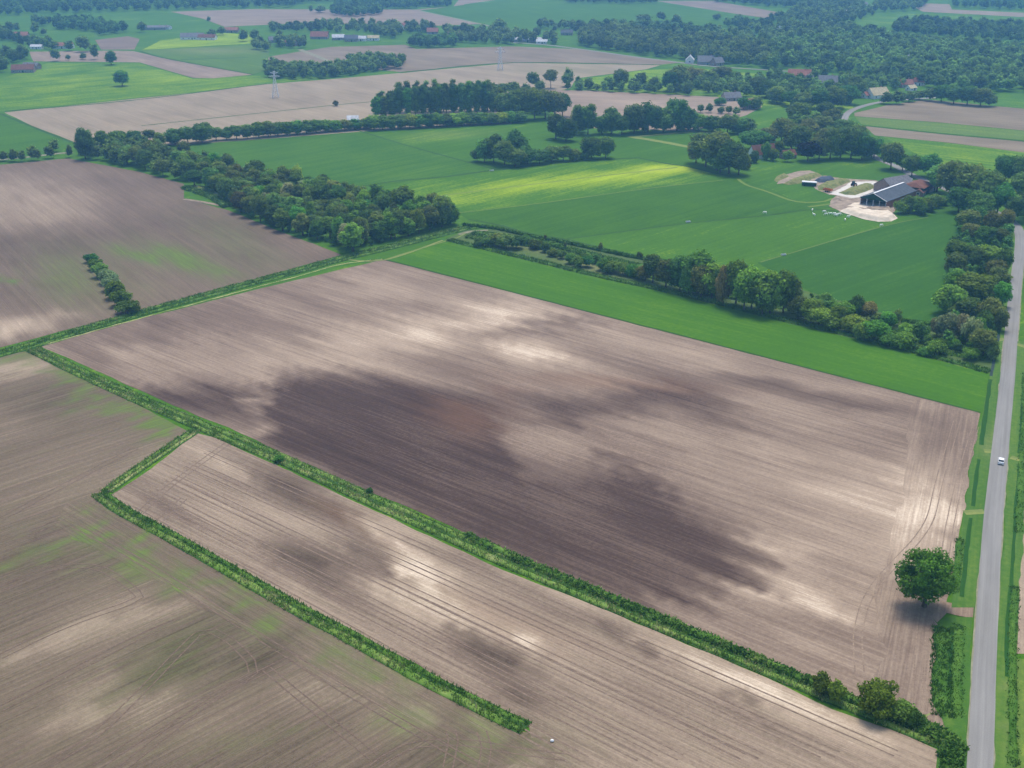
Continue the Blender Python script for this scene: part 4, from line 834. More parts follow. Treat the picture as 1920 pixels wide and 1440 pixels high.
tpx(660, 415, 474, 42, 'conical', 'g', "pointed green tree at the lowest corner of the dense wood")
tpx(733, 396, 450, 32, 'conical', 'y', "bright green pointed tree on the right front of the dense wood")
STRIPW = [(150,292),(205,306),(300,328),(360,348),(420,366),(470,352),(560,358),(470,330),(400,314),(300,290),(200,272),(150,278)]
for x, y in scatter(STRIPW, 7.0, 4):
    t = random.choice('gffdof'); k = random.choice(['round', 'round', 'tallish'])
    tree(x, y, random.uniform(8, 12.5), random.uniform(7, 9.5), k, t, f"{TW[t]} {KW[k]} inside the narrow wood strip behind the brown field", f"{TW[t]} {KW[k]}s of the narrow wood strip")
QUEUE.sort(key=lambda t: -t[0])
for _, x, y, H, W, kind, tint, label, group in QUEUE[:300]: plant('broadleaf_tree', x, y, H, W, kind, tint, label, group)
print("individual trees", NTREE[0], "queued", len(QUEUE))

# ---- far woods that read as one mass each
LOW = [crown_arrays(12, 9.5, .8, 13, 2.3, 1.15, 26, 200 + s) for s in range(6)]
def mass(name, label, pxpolys, dist, hmin, hmax, tint, seed, cat="wood", extra=()):
    g = np.random.default_rng(seed); Vs, Qs, Ts, Cs, base = [], [], [], [], 0; n = 0
    pts = [p for k, poly in enumerate(pxpolys) for p in scatter(poly, dist, seed + k, 3000)] + list(extra)
    for x, y in pts:
        V, Q, T, tone, _ = LOW[g.integers(6)]; h = g.uniform(hmin, hmax) / 12; s = g.uniform(.85, 1.2) * h; a = g.uniform(0, 6.28)
        ca, sa = math.cos(a), math.sin(a); X = V[:, 0] * s; Y = V[:, 1] * s
        Vs.append(np.stack([X * ca - Y * sa + x, X * sa + Y * ca + y, V[:, 2] * h], 1)); Qs.append(Q + base); Ts.append(T + base); Cs.append(tone * g.uniform(.55, 1.65)); base += len(V); n += 1
    if not n: return
    me = np_mesh(name, np.concatenate(Vs), np.concatenate(Qs), np.concatenate(Ts), np.concatenate(Cs))
    o = link_mesh(name, me, M['leaf']); o.color = (*TINT[tint], 1); print(name, label, n)
    return tag(o, label, cat, kind='stuff')
def rest_of_trees(rest):
    Vs, Qs, Ts, Cs, base = [], [], [], [], 0; g = np.random.default_rng(5)
    for _, x, y, H, W, kind, tint, label, group in rest:
        V, Q, T, tone, _ = LOW[g.integers(6)]; s = W / 9.5; h = H / 12
        Vs.append(np.stack([V[:, 0] * s + x, V[:, 1] * s + y, V[:, 2] * h], 1)); Qs.append(Q + base); Ts.append(T + base); Cs.append(tone * g.uniform(.7, 1.3)); base += len(V)
    o = link_mesh("distant_trees", np_mesh("distant_trees", np.concatenate(Vs), np.concatenate(Qs), np.concatenate(Ts), np.concatenate(Cs)), M['leaf']); o.color = (*TINT['f'], 1)
    tag(o, "small distant green trees scattered about the farms and between the woods", "distant trees", kind='stuff')
rest_of_trees(QUEUE[300:])
mass("far_wood", "broad wood behind the village road in the upper middle", [[(1092,88),(1185,101),(1268,111),(1290,116),(1440,128),(1440,96),(1340,84),(1240,72),(1160,58),(1085,62)]], 8.5, 10, 15, 'f', 300)
mass("far_wood", "large bluish forest across the upper right behind the village", [[(1440,96),(1440,130),(1490,128),(1580,138),(1640,150),(1700,160),(1760,166),(1860,176),(1920,172),(2060,185),(2060,110),(1920,100),(1780,86),(1700,80),(1620,76),(1540,82),(1480,84)]], 9, 10, 15, 'f', 310)
mass("far_wood", "dark wood block right of the open green fields near the top right", [[(1672,62),(1760,72),(1920,82),(2060,90),(2060,62),(1920,54),(1760,46),(1690,44)],[(1600,72),(1655,74),(1655,66),(1600,60)]], 10, 10, 14, 'd', 320)
mass("far_wood", "farthest forest strip at the top right corner", [[(1782,14),(1920,20),(2060,30),(2060,-20),(1790,-20)]], 12, 10, 14, 'd', 330)
mass("far_wood", "forest between the clearings above the village at upper right", [[(1300,78),(1440,92),(1500,74),(1580,72),(1600,60),(1560,44),(1480,50),(1440,58),(1330,64)],[(1440,44),(1520,48),(1600,42),(1640,28),(1600,4),(1540,8),(1500,18),(1480,30)],[(1640,24),(1720,20),(1740,6),(1640,2)]], 11, 9, 14, 'f', 340)
mass("far_wood", "long forest strip along the top left edge", [[(-60,28),(40,30),(80,27),(165,24),(290,20),(420,16),(540,14),(560,8),(640,5),(780,2),(780,-30),(-60,-30)]], 12, 11, 15, 'd', 350)
mass("far_wood", "dark wood block behind the far left pastures", [[(102,56),(180,60),(196,56),(196,46),(104,40)],[(182,68),(236,62),(236,54),(190,56)]], 9, 10, 13, 'd', 360)
mass("far_wood", "rounded copses in the brown fields near the top", [[(622,28),(655,33),(715,28),(712,20),(630,14)],[(664,14),(720,18),(780,16),(782,6),(668,4)],[(784,13),(845,14),(842,6),(786,4)]], 9, 10, 14, 'd', 370)
mass("far_wood", "low dark wood beside the lattice pylon behind the brown field", [[(497,146),(556,150),(620,146),(672,140),(668,128),(600,132),(500,126)],[(652,130),(690,136),(752,129),(756,116),(700,112),(655,116)]], 6.5, 8, 12, 'f', 380)
mass("far_wood", "small rounded wood in front of the village at top centre", [[(770,90),(850,90),(856,82),(850,78),(775,80)]], 8, 9, 13, 'd', 390)
mass("far_wood", "tree belt along the village from the centre to the pylon", [[(520,90),(570,92),(575,80),(520,76)],[(600,58),(635,62),(640,50),(600,48)],[(505,62),(600,60),(600,52),(506,54)],[(650,60),(750,66),(800,62),(800,54),(660,50)],[(790,60),(815,62),(815,54),(790,52)],[(860,80),(960,84),(1000,80),(1010,70),(900,62),(830,60)],[(700,68),(740,72),(745,64),(700,62)],[(1010,55),(1075,58),(1075,52),(1010,50)],[(1022,80),(1040,84),(1042,76),(1024,74)],[(480,94),(500,98),(506,90),(482,86)]], 9, 8, 13, 'f', 400)
mass("far_wood", "tree clumps around the farmstead at the left edge", [[(-60,146),(4,140),(18,118),(50,116),(52,106),(-60,98)],[(0,60),(0,75),(60,92),(100,92),(90,84),(40,80)],[(-60,60),(0,62),(12,72),(-60,76)],[(60,46),(90,50),(95,44),(60,40)]], 9, 8, 13, 'd', 410)
mass("far_wood", "tree belt along the upper edge of the large green field at the top", [[(1080,62),(1230,66),(1290,70),(1350,70),(1340,60),(1230,54),(1090,52)],[(1060,6),(1230,8),(1228,-10),(1060,-10)],[(1340,4),(1500,18),(1600,-10),(1340,-14)],[(1360,52),(1440,58),(1440,50),(1360,44)]], 10, 9, 14, 'd', 420)
mass("undergrowth", "undergrowth of low green bushes filling the gaps among the village garden trees", [[(1290,172),(1400,180),(1500,205),(1600,200),(1570,170),(1450,150),(1300,152)],[(1518,150),(1545,150),(1545,140),(1520,140)],[(1572,160),(1625,182),(1640,172),(1700,166),(1690,156),(1600,150),(1575,150)],[(1440,158),(1490,160),(1480,150),(1440,145)],[(1470,262),(1540,290),(1630,292),(1620,250),(1520,230),(1480,235)],[(1040,256),(1180,252),(1340,246),(1420,262),(1400,240),(1200,240),(1060,248)],[(1050,168),(1180,174),(1290,180),(1290,174),(1180,168),(1060,163)]], 8, 7, 11, 'f', 430, "undergrowth")
mass("undergrowth", "undergrowth filling the floor of the roadside wood strip", [[(1800,400),(1893,410),(1890,450),(1884,520),(1872,590),(1862,640),(1850,668),(1760,664),(1775,600),(1770,560),(1785,500),(1795,440)]], 5.5, 4, 7, 'd', 450, "undergrowth")
mass("undergrowth", "undergrowth below the tall clump of the scrub belt", [[(1200,505),(1300,520),(1480,560),(1560,585),(1700,630),(1740,650),(1740,640),(1560,570),(1480,545),(1300,505)]], 5, 2.5, 4.5, 'd', 460, "undergrowth")
mass("undergrowth", "undergrowth filling the floor of the dense wood", [WOOD], 5, 3, 5, 'd', 440, "undergrowth")

# ------------------------------------------------------------ buildings
def building(name, label, cx, cy, rz, L, W, eave, ridge, roof='roof_red', wall='brick', cat='house', windows=2, door=True, chimney=True, hip=0.0, over=.4, open_front=False, group=None, base=None):
    """gabled building, ridge along local x"""
    o = empty(name, (cx, cy, 0), rz, label, cat, group); hw, hl = W / 2, L / 2
    def gable(x0, x1, inset=0):
        mb = MB(); prof = [(-hw + inset, 0), (hw - inset, 0), (hw - inset, eave), (0, ridge - .12), (-hw + inset, eave)]
        mb.v = []; mb.f = []; n = 5
        mb.add([(x0, y, z) for y, z in prof] + [(x1, y, z) for y, z in prof], [(i, (i + 1) % n, n + (i + 1) % n, n + i) for i in range(n)] + [tuple(range(n)), tuple(reversed(range(n, 2 * n)))]); return mb
    if not open_front: 
        if hip:
            MB().box((0, 0, eave / 2), (L, W, eave)).build('wall', M[wall], o)
        else: gable(-hl, hl).build('wall', M[wall], o)
    else:
        mb = MB(); mb.box((0, -hw + .15, eave / 2), (L - .3, .3, eave)); mb.box((0, hw - .15, eave / 2), (L - .3, .3, eave)); mb.build('wall', M[wall], o)
        b = MB(); n = 5; prof = [(-hw, 0), (hw, 0), (hw, eave), (0, ridge - .12), (-hw, eave)]
        b.add([(hl - .3, y, z) for y, z in prof] + [(hl, y, z) for y, z in prof], [(i, (i + 1) % n, n + (i + 1) % n, n + i) for i in range(n)] + [tuple(range(n)), tuple(reversed(range(n, 2 * n)))])
        b.build('back_wall', M[wall], o)
        g = MB(); prof = [(-hw, eave - .4), (hw, eave - .4), (hw, eave), (0, ridge - .12), (-hw, eave)]
        g.add([(-hl, y, z) for y, z in prof] + [(-hl + .2, y, z) for y, z in prof], [(i, (i + 1) % n, n + (i + 1) % n, n + i) for i in range(n)] + [tuple(range(n)), tuple(reversed(range(n, 2 * n)))])
        g.build('gable_panel', M['green_paint'], o)
        for k in range(5): MB().box((-hl + .15, -hw + .3 + k * (W - .6) / 4, (eave - .4) / 2), (.25, .25, eave - .4)).build('post', M['steel'], o)
    sl = (ridge - eave) / hw; e = over; t = .18
    rm = MB(); hx = hl + over
    for s in (-1, 1):
        y0, z0 = s * (hw + e), eave - sl * e
        if s == 1 or True:
            xr = hx - hip
            lo = [(-hx, y0, z0), (hx, y0, z0), (xr, 0, ridge), (-xr, 0, ridge)]
            up = [(x, y, z + t) for x, y, z in lo]
            rm.add(lo + up, [(3, 2, 1, 0), (4, 5, 6, 7), (0, 1, 5, 4), (1, 2, 6, 5), (2, 3, 7, 6), (3, 0, 4, 7)])
    if hip:
        for s in (-1, 1):
            lo = [(s * hx, -hw - e, eave - sl * e), (s * hx, hw + e, eave - sl * e), (s * (hx - hip), 0, ridge)]; up = [(x, y, z + t) for x, y, z in lo]
            rm.add(lo + up, [(2, 1, 0), (3, 4, 5), (0, 1, 4, 3), (1, 2, 5, 4), (2, 0, 3, 5)])
    rf = rm.build('roof', M[roof], o)
    if chimney:
        MB().box((hl * .45, .5, ridge + .3), (.8, .8, 1.4)).build('chimney', M['brick'], rf)
    if windows:
        for s in (-1, 1):
            for k in range(windows):
                x = -hl + L * (k + .5) / windows
                f = MB().box((x, s * (hw + .02), min(1.5, eave * .55)), (1.4, .12, 1.2)).build('window', M['white'], o)
                MB().box((x, s * (hw + .07), min(1.5, eave * .55)), (1.15, .06, .95)).build('pane', M['glass'], f)
        for s in (-1, 1):
            f = MB().box((s * (hl + .02), 0, 1.6), (.12, 1.8, 1.3)).build('window', M['white'], o)
            MB().box((s * (hl + .07), 0, 1.6), (.06, 1.5, 1.0)).build('pane', M['glass'], f)
    if door:
        MB().box((-hl * .05 + .9, -hw - .03, 1.05), (1.1, .1, 2.1)).build('door', M['green_paint'], o)
    return o
def at_roof(pa, pb, z):                # two eave corners seen in the photo, at height z
    return G(*pa, z), G(*pb, z)

# the big cattle barn: eave corners and ridge measured off the photograph
P1, P2, P3 = G(1614.5, 368, 4.2), G(1662.6, 377, 4.2), G(1717, 356.6, 4.2)
ax = (P3 - P2); Lb = ax.length; rz = math.atan2(ax.y, ax.x); side = Vector((-math.sin(rz), math.cos(rz), 0)); Wb = abs((P1 - P2).dot(side))
cen = (P2 + P3) / 2 + side * (Wb / 2) * (1 if (P1 - P2).dot(side) > 0 else -1)
print("barn", Lb, Wb, math.degrees(rz), cen)
BARN = (cen, rz, Lb, Wb)
barn = building("cattle_barn", "large open fronted cattle barn with dark roof and white ridge beside the sand heap", cen.x, cen.y, rz, Lb, Wb, 4.0, 4.2 + Wb * .19, 'roof_slate', 'brick', 'barn', 0, False, False, over=.5, open_front=True)
MB().box((0, 0, 4.2 + Wb * .19 + .25), (Lb + .8, .9, .22)).build('ridge_strip', M['white'], barn)
for s in (-1, 1):
    mb = MB(); mb.bar((-Lb / 2 - .55, s * (Wb / 2 + .5), 4.0 - .05), (-Lb / 2 - .55, 0, 4.2 + Wb * .19 + .15), .14); mb.build('verge_board', M['white'], barn)
b2a, b2b = G(1655, 331, 8.0), G(1703, 331, 8.0)
d = (b2b - b2a); rz2 = rz; c2 = (b2a + b2b) / 2; L2 = max(20, abs(d.dot(Vector((math.cos(rz), math.sin(rz), 0)))))
building("old_barn", "old brick barn with grey tiled roof just behind the large cattle barn", c2.x, c2.y, rz2 - .25, L2 * .95, 13, 3.6, 8.0, 'roof_grey', 'brick', 'barn', 3, True, False)
c3 = G(1721, 342, 5.5)
building("hay_shed", "red brown roofed hay shed right of the cattle barn", c3.x, c3.y, rz + .1, 15, 12, 4.2, 6.2, 'roof_brown', 'dark', 'shed', 0, False, False, hip=3)
c4 = G(1685, 378); building("small_shed", "small brick shed with pale roof at the right corner of the cattle barn", c4.x, c4.y, rz, 6, 4.5, 2.4, 3.9, 'roof_pale', 'brick', 'shed', 1, True, False)
c5 = G(1724, 366); building("small_shed", "small red roofed shed behind the garden bushes", c5.x, c5.y, rz + .2, 8, 5, 2.3, 4.0, 'roof_brown', 'brick', 'shed', 1, True, False)

c6 = G(1741, 357); building("low_shed", "low brown roofed shed at the right end of the farmyard under the trees", c6.x, c6.y, rz, 11, 6, 2.2, 3.4, 'roof_brown', 'brick', 'shed', 1, True, False)
def hp(px, py, L, W, deg, roof, wall, label, ridge=7, eave=3, **k):
    c = G(px, py); return building("farmhouse" if k.pop('farm', 0) else "house", label, c.x, c.y + W * .3, R(deg), L, W, eave, ridge, roof, wall, **k)
hp(1430, 296, 17, 8, 25, 'roof_brown', 'white', "white walled farmhouse with brown roof between the trees", 8, 2.8, farm=1, windows=4)
hp(1478, 297, 9, 6, 25, 'roof_brown', 'brick', "low brown roofed outbuilding between the white farmhouse and the purple beech", 5, 2.4, windows=2)
hp(1519, 236, 12, 8, 20, 'roof_grey', 'brick_pale', "grey roofed house half hidden left of the curved road", 6.5, 2.8)
hp(1500, 148, 20, 12, -15, 'roof_red', 'brick', "long orange roofed farm in the wooded village at upper right", 8, 3, windows=4)
hp(1518, 152, 12, 8, 60, 'roof_grey', 'brick_pale', "small grey roofed wing in front of the long orange roofed farm", 6, 2.6)
hp(1553, 160, 16, 11, -10, 'roof_grey', 'brick', "dark grey roofed farm right of the orange roofed farm", 8, 3, windows=3)
hp(1646, 184, 17, 12, 25, 'roof_thatch', 'white', "white house with pale straw coloured roof at the bend of the road", 8, 3, windows=3)
hp(1629, 184, 9, 7, 20, 'roof_red', 'white', "small orange roofed annex left of the straw roofed house", 5, 2.6)
hp(1699, 164, 11, 8, 10, 'roof_red', 'brick', "square red roofed house behind the round brown field", 6.5, 3)
hp(1723, 160, 11, 8, -10, 'roof_red', 'white', "white walled orange roofed house right of the square red roofed house", 6, 3)
hp(1682, 158, 10, 7, -10, 'roof_pale', 'white', "pale roofed shed left of the square red roofed house", 5, 2.6)
hp(1709, 170, 8, 6, 30, 'roof_thatch', 'white', "small white cottage in front of the two red roofed houses", 4.5, 2.4)
hp(1326, 121, 18, 11, -5, 'roof_grey', 'brick', "grey roofed farm with red front among the trees by the village road", 8, 3, windows=3)
hp(1294, 118, 12, 8, 80, 'roof_pale', 'white', "pale gabled house at the end of the straight village road", 7, 3)
hp(1345, 123, 12, 8, 40, 'roof_grey', 'brick', "steep grey roofed house right of the red fronted farm", 7.5, 3)
hp(1372, 189, 14, 9, 15, 'roof_grey', 'brick_pale', "grey roofed house in the trees beside the brown strip", 6.5, 2.8)
hp(1408, 203, 13, 9, 20, 'roof_red', 'brick', "red roofed house beside the small trees right of the brown strip", 7, 2.6)
hp(599, 73, 20, 10, -5, 'roof_red', 'brick', "long pink roofed farm left in the village row at top centre", 8, 3, windows=3)
hp(634, 75, 14, 9, 10, 'roof_pale', 'brick_pale', "pale roofed house second in the village row", 6, 3)
hp(658, 78, 15, 11, 5, 'roof_slate', 'brick', "dark blue roofed barn in the middle of the village row", 7, 3.4)
hp(677, 77, 12, 8, -10, 'roof_pale', 'white', "white house right of the dark blue roofed barn", 5.5, 3)
hp(700, 76, 13, 8, 0, 'roof_thatch', 'white', "cream roofed house at the right end of the village row", 5.5, 3)
hp(757, 56, 9, 8, 60, 'roof_red', 'white', "white gabled house with orange roof standing above the village trees", 8, 4)
hp(811, 64, 13, 9, 0, 'roof_red', 'brick_pale', "pink roofed house behind the small rounded wood", 7, 3)
hp(855, 72, 18, 10, -5, 'roof_red', 'brick', "broad orange roofed farm right of the small rounded wood", 7, 3)
hp(545, 86, 14, 8, -30, 'roof_red', 'brick', "red roofed house at the left head of the pale farm track", 6, 3)
hp(515, 80, 14, 9, 20, 'roof_grey', 'brick', "grey roofed farm left of the dark trees in the village", 6.5, 3)
hp(990, 79, 34, 9, -6, 'roof_pale', 'brick', "long low pale roofed barn at the left end of the village road", 5, 3, windows=4)
hp(1016, 82, 12, 7, -6, 'roof_pale', 'white', "small white shed right of the long low barn", 4.5, 2.5)
hp(1063, 66, 14, 9, -5, 'roof_slate', 'brick', "dark roofed house with red garden front by the wood", 6, 3)
hp(42, 136, 20, 12, 10, 'roof_brown', 'brick', "brown roofed farm with white yard at the left edge", 7, 3, windows=4)
hp(58, 130, 16, 8, -15, 'roof_grey', 'brick', "grey roofed shed behind the brown roofed farm at the left edge", 6, 3)
hp(30, 72, 26, 11, 5, 'roof_red', 'brick', "long red roofed farm among trees at the far left", 7, 3, windows=3)
hp(117, 91, 22, 9, -3, 'roof_red', 'white', "bright orange roofed farm beside the big tree at the far left", 6, 3, windows=3)
hp(68, 92, 12, 7, 0, 'roof_pale', 'white', "small white shed left of the bright orange roofed farm", 4.5, 2.6)
hp(290, 56, 26, 9, 5, 'roof_grey', 'brick_pale', "grey roofed farm in the open brown field near the top left", 5, 3, windows=3)
hp(306, 55, 18, 9, -10, 'roof_grey', 'white', "pale fronted shed right of the grey farm in the open field", 4.5, 2.8)
hp(360, 74, 26, 11, 5, 'roof_grey', 'white', "long grey roofed farm with white front in the pastures at upper left", 7, 3, windows=4)
hp(388, 75, 20, 10, -5, 'roof_brown', 'white', "brown roofed barn beside the long grey roofed farm", 6, 3, windows=3)
hp(434, 61, 16, 9, 0, 'roof_red', 'brick', "small orange roofed house right of the pasture trees at upper left", 6, 3)
hp(1582, 27, 14, 9, 10, 'roof_pale', 'white', "white house in the clearing near the top right", 6, 3)
hp(1612, 12, 22, 10, -5, 'roof_grey', 'white', "pale fronted farm beyond the clearing near the top right", 6, 3)
hp(1698, 118, 12, 8, 20, 'roof_pale', 'white', "white gabled house hidden in the large forest at upper right", 8, 5)
hp(1708, 126, 9, 6, -10, 'roof_pale', 'white', "small white shed just below the white gabled forest house", 6, 4)
hp(661, 232, 8, 7, 10, 'roof_pale', 'white', "small white shed half hidden behind the long hedgerow", 5.5, 3.2, windows=1, chimney=False)

# ------------------------------------------------------------ farmyard ground
Z = lambda pts: [(1460 + x / 7.385, 320 + y / 7.385) for x, y in pts]
def plain(name, px, mat, z, sp_=2.5): return field(name, px, mat, AB, z, sp_, (.6, 0, 0), rough=1.0)
plain("farmyard_earth", Z([(690,490),(745,400),(840,350),(1150,360),(1520,430),(1640,455),(1640,540),(1580,590),(1250,570),(1000,560),(840,560)]), 'dirt', .10)
plain("farmyard_concrete", Z([(700,320),(860,250),(1000,160),(1320,150),(1520,200),(1560,250),(1300,330),(1140,370),(1000,385)]), 'concrete', .13)
plain("farmyard_concrete", Z([(400,160),(500,100),(640,70),(900,120),(1000,160),(850,240),(620,190),(530,190)]), 'dirt', .12)
plain("farmyard_sand", Z([(950,490),(1050,445),(1340,445),(1500,480),(1590,470),(1480,510),(1330,530),(1180,520)]), 'sand', .14)
plain("farmyard_earth", Z([(420,175),(560,70),(900,110),(1330,135),(1640,225),(1560,300),(1150,400),(700,335),(520,262)]), 'dirt', .095)
plain("farmyard_earth", Z([(-30,190),(0,140),(80,60),(300,5),(430,0),(540,40),(430,120),(150,170)]), 'dirt', .11)
field("farm_road", [(1640,344),(1665,350),(1700,352),(1712,335),(1700,330),(1690,345)], 'concrete', AB, .115, 3, rough=.5)
def mound(name, px, h, mat, slope, label, cat, bump=.3, spc=.9):
    poly = [tuple(G(*p)[:2]) for p in px]; vs, fs = sheet_points(poly, spc, .5); V = []
    for v in vs:
        d = edge_dist(v, poly) if inside(v, poly) else 0; n = noise.noise(Vector((v[0] * .35, v[1] * .35, h)))
        V.append((v[0], v[1], .03 + (h + n * bump * 2) * sstep(d / slope) + .1))
    me = bpy.data.meshes.new(name); me.from_pydata(V, [], [tuple(f) for f in fs])
    bm = bmesh.new(); bm.from_mesh(me)
    for f in bm.faces:
        if f.normal.z < 0: f.normal_flip()
        f.smooth = True
    bm.to_mesh(me); bm.free(); return tag(link_mesh(name, me, M[mat]), label, cat)
M['moundgrass'] = world_mat("mound_grass", (.08, .12, .03), (.24, .22, .09), .5, bump=.6)
mound("sand_heap", Z([(830,560),(1000,530),(1120,545),(1250,570),(1400,580),(1560,575),(1650,660),(1560,705),(1380,712),(1200,680),(1000,620)]), 1.9, 'sand', 3.0, "long pale sand heap with a steep front below the cattle barn", "sand heap")
mound("earth_heap", Z([(1180,520),(1290,515),(1520,500),(1600,560),(1540,590),(1300,575),(1220,560)]), 1.2, 'dirt', 2, "brown earth heap behind the pale sand heap", "earth heap")
mound("earth_heap", Z([(730,400),(780,360),(860,365),(880,420),(800,440)]), 1.2, 'dirt', 2, "small brown earth heap left of the cattle barn opening", "earth heap")
mound("silage_clamp", Z([(820,310),(920,270),(1180,190),(1330,205),(1340,240),(1200,300),(1060,345),(920,340)]), 1.7, 'moundgrass', 3, "grass covered silage clamp directly left of the cattle barn", "silage clamp")
mound("silage_clamp", Z([(530,225),(600,180),(800,130),(960,120),(1000,155),(860,210),(700,280),(560,280)]), 1.5, 'moundgrass', 3, "brown green silage clamp between the dark sheet and the orange trailer", "silage clamp")
mound("silage_clamp", Z([(60,180),(200,110),(420,50),(560,40),(600,70),(420,140),(260,190),(120,200)]), 1.4, 'moundgrass', 3, "long green silage clamp behind the white container", "silage clamp")
mound("silage_clamp", Z([(-60,140),(-30,80),(40,50),(130,60),(140,90),(20,140),(-30,160)]), 1.4, 'moundgrass', 3, "small green mound at the left end of the farmyard", "silage clamp")
mound("covered_heap", Z([(490,140),(560,105),(740,100),(790,130),(740,165),(560,170)]), 1.6, 'tarp', 2, "flat heap under dark blue sheeting in the farmyard", "covered heap", .1)

# white container, orange trailer, loader
def P7(x, y): return G(1460 + x / 7.385, 320 + y / 7.385)
a, b = P7(322, 205), P7(520, 220); dd = b - a; c = (a + b) / 2; rzc = math.atan2(dd.y, dd.x); Lc = dd.length
o = empty("silage_container", (c.x, c.y, .1), rzc, "long dark sided container with white top beside the farmyard clamps", "container")
MB().box((0, 0, 1.3), (Lc, 2.4, 1.9)).build('body', M['green_paint'], o, bevel=.05)
MB().ring([((-Lc / 2 - .1, 0, 2.2), (0, 1.25, 0), (0, 0, .55)), ((Lc / 2 + .1, 0, 2.2), (0, 1.25, 0), (0, 0, .55))], 12).build('cover', M['white'], o, smooth=False)
for x in (-Lc * .3, Lc * .3):
    for s in (-1, 1): MB().ring([((x, s * 1.05, .4), (.4, 0, 0), (0, 0, .4)), ((x, s * 1.3, .4), (.4, 0, 0), (0, 0, .4))], 12).build('wheel', M['rubber'], o)
a, b = P7(630, 290), P7(725, 305); dd = b - a; c = (a + b) / 2
o = empty("farm_trailer", (c.x, c.y, .12), math.atan2(dd.y, dd.x), "orange red farm trailer at the left corner of the farmyard", "trailer"); Lt = max(5, dd.length)
t = MB(); t.box((0, 0, .95), (Lt, 2.2, .12)); t.box((0, 1.05, 1.4), (Lt, .1, .9)); t.box((0, -1.05, 1.4), (Lt, .1, .9)); t.box((-Lt / 2 + .05, 0, 1.4), (.1, 2.0, .9)); t.box((Lt / 2 - .05, 0, 1.4), (.1, 2.0, .9)); t.build('bed', M['orange'], o)
MB().bar((Lt / 2, 0, .8), (Lt / 2 + 1.6, 0, .6), .07).build('drawbar', M['steel'], o)
for x in (-.7, .5):
    for s in (-1, 1): MB().ring([((x, s * .95, .45), (.45, 0, 0), (0, 0, .45)), ((x, s * 1.2, .45), (.45, 0, 0), (0, 0, .45))], 12).build('wheel', M['rubber'], o)
c = P7(1040, 215)
o = empty("tractor", (c.x, c.y, .14), .6, "small dark green tractor on the pale farmyard concrete", "tractor")
MB().box((.9, 0, 1.15), (1.9, .8, .8)).build('bonnet', M['green_paint'], o, bevel=.08)
cb = MB().box((-.6, 0, 1.9), (1.3, 1.3, 1.5)).build('cab', M['glass'], o, bevel=.05); MB().box((-.6, 0, 2.72), (1.45, 1.45, .14)).build('cab_roof', M['green_paint'], o)
for x, r_, wd in ((-.8, .8, .45), (1.4, .5, .3)):
    for s in (-1, 1):
        wv = MB().ring([((x, s * .6, r_), (r_, 0, 0), (0, 0, r_)), ((x, s * (.6 + wd), r_), (r_, 0, 0), (0, 0, r_))], 16).build('wheel', M['rubber'], o)
        MB().ring([((x, s * (.62 + wd), r_), (r_ * .5, 0, 0), (0, 0, r_ * .5)), ((x, s * (.66 + wd), r_), (r_ * .4, 0, 0), (0, 0, r_ * .4))], 12).build('rim', M['orange'], wv)
MB().bar((1.9, 0, .9), (2.9, 0, .5), .12).build('loader_arm', M['orange'], o)

# ------------------------------------------------------------ white cows
def cow_mesh(graze, seed):
    """one continuous body: torso, neck, head and legs joined by a skin over a joint skeleton"""
    hd = [(.95, 0, 1.25, .16), (1.25, 0, .75 if graze else 1.45, .12), (1.42, 0, .38 if graze else 1.62, .13), (1.62, 0, .16 if graze else 1.50, .08)]
    J = [(-.75, 0, 1.15, .28), (-.25, 0, 1.08, .36), (.3, 0, 1.08, .36), (.7, 0, 1.18, .27)] + hd
    E = [(0, 1), (1, 2), (2, 3), (3, 4), (4, 5), (5, 6), (6, 7)]
    for s in (-1, 1):
        k = len(J); st = .08 * ((seed % 3) - 1) * s
        J += [(-.78, s * .22, .85, .16), (-.70 + st, s * .22, .50, .075), (-.82 + st, s * .22, .06, .06)]; E += [(0, k), (k, k + 1), (k + 1, k + 2)]
        k = len(J); J += [(.55, s * .20, .80, .13), (.56 - st, s * .20, .42, .07), (.54 - st, s * .20, .06, .06)]; E += [(3, k), (k, k + 1), (k + 1, k + 2)]
        k = len(J); h = hd[2]; J += [(h[0] - .02, s * .24, h[2] + .07, .035)]; E += [(6, k)]
    k = len(J); J += [(-1.02, 0, 1.18, .05), (-1.08, 0, .55, .03)]; E += [(0, k), (k, k + 1)]
    me = bpy.data.meshes.new("body"); me.from_pydata([j[:3] for j in J], E, [])
    o = bpy.data.objects.new("body", me); C.objects.link(o); md = o.modifiers.new("skin", 'SKIN')
    for i, j in enumerate(J): me.skin_vertices[0].data[i].radius = (j[3], j[3])
    me.skin_vertices[0].data[1].use_root = True
    o.modifiers.new("sub", 'SUBSURF').levels = 1
    dg = bpy.context.evaluated_depsgraph_get(); out = bpy.data.meshes.new_from_object(o.evaluated_get(dg))
    bpy.data.objects.remove(o); out.name = "cow"
    for p in out.polygons: p.use_smooth = True
    out.materials.clear(); out.materials.append(M['cow']); return out
t = NT("cow_coat"); g = t.n("ShaderNodeTexCoord"); nn = t.noise(g.outputs["Object"], 1.2, 2)
t.l(t.ramp(nn, [(.62, (.86, .84, .80)), (.70, (.55, .45, .36))]), t.b.inputs["Base Color"]); M['cow'] = t.m
CM = [cow_mesh(True, 0), cow_mesh(False, 1), cow_mesh(True, 2)]
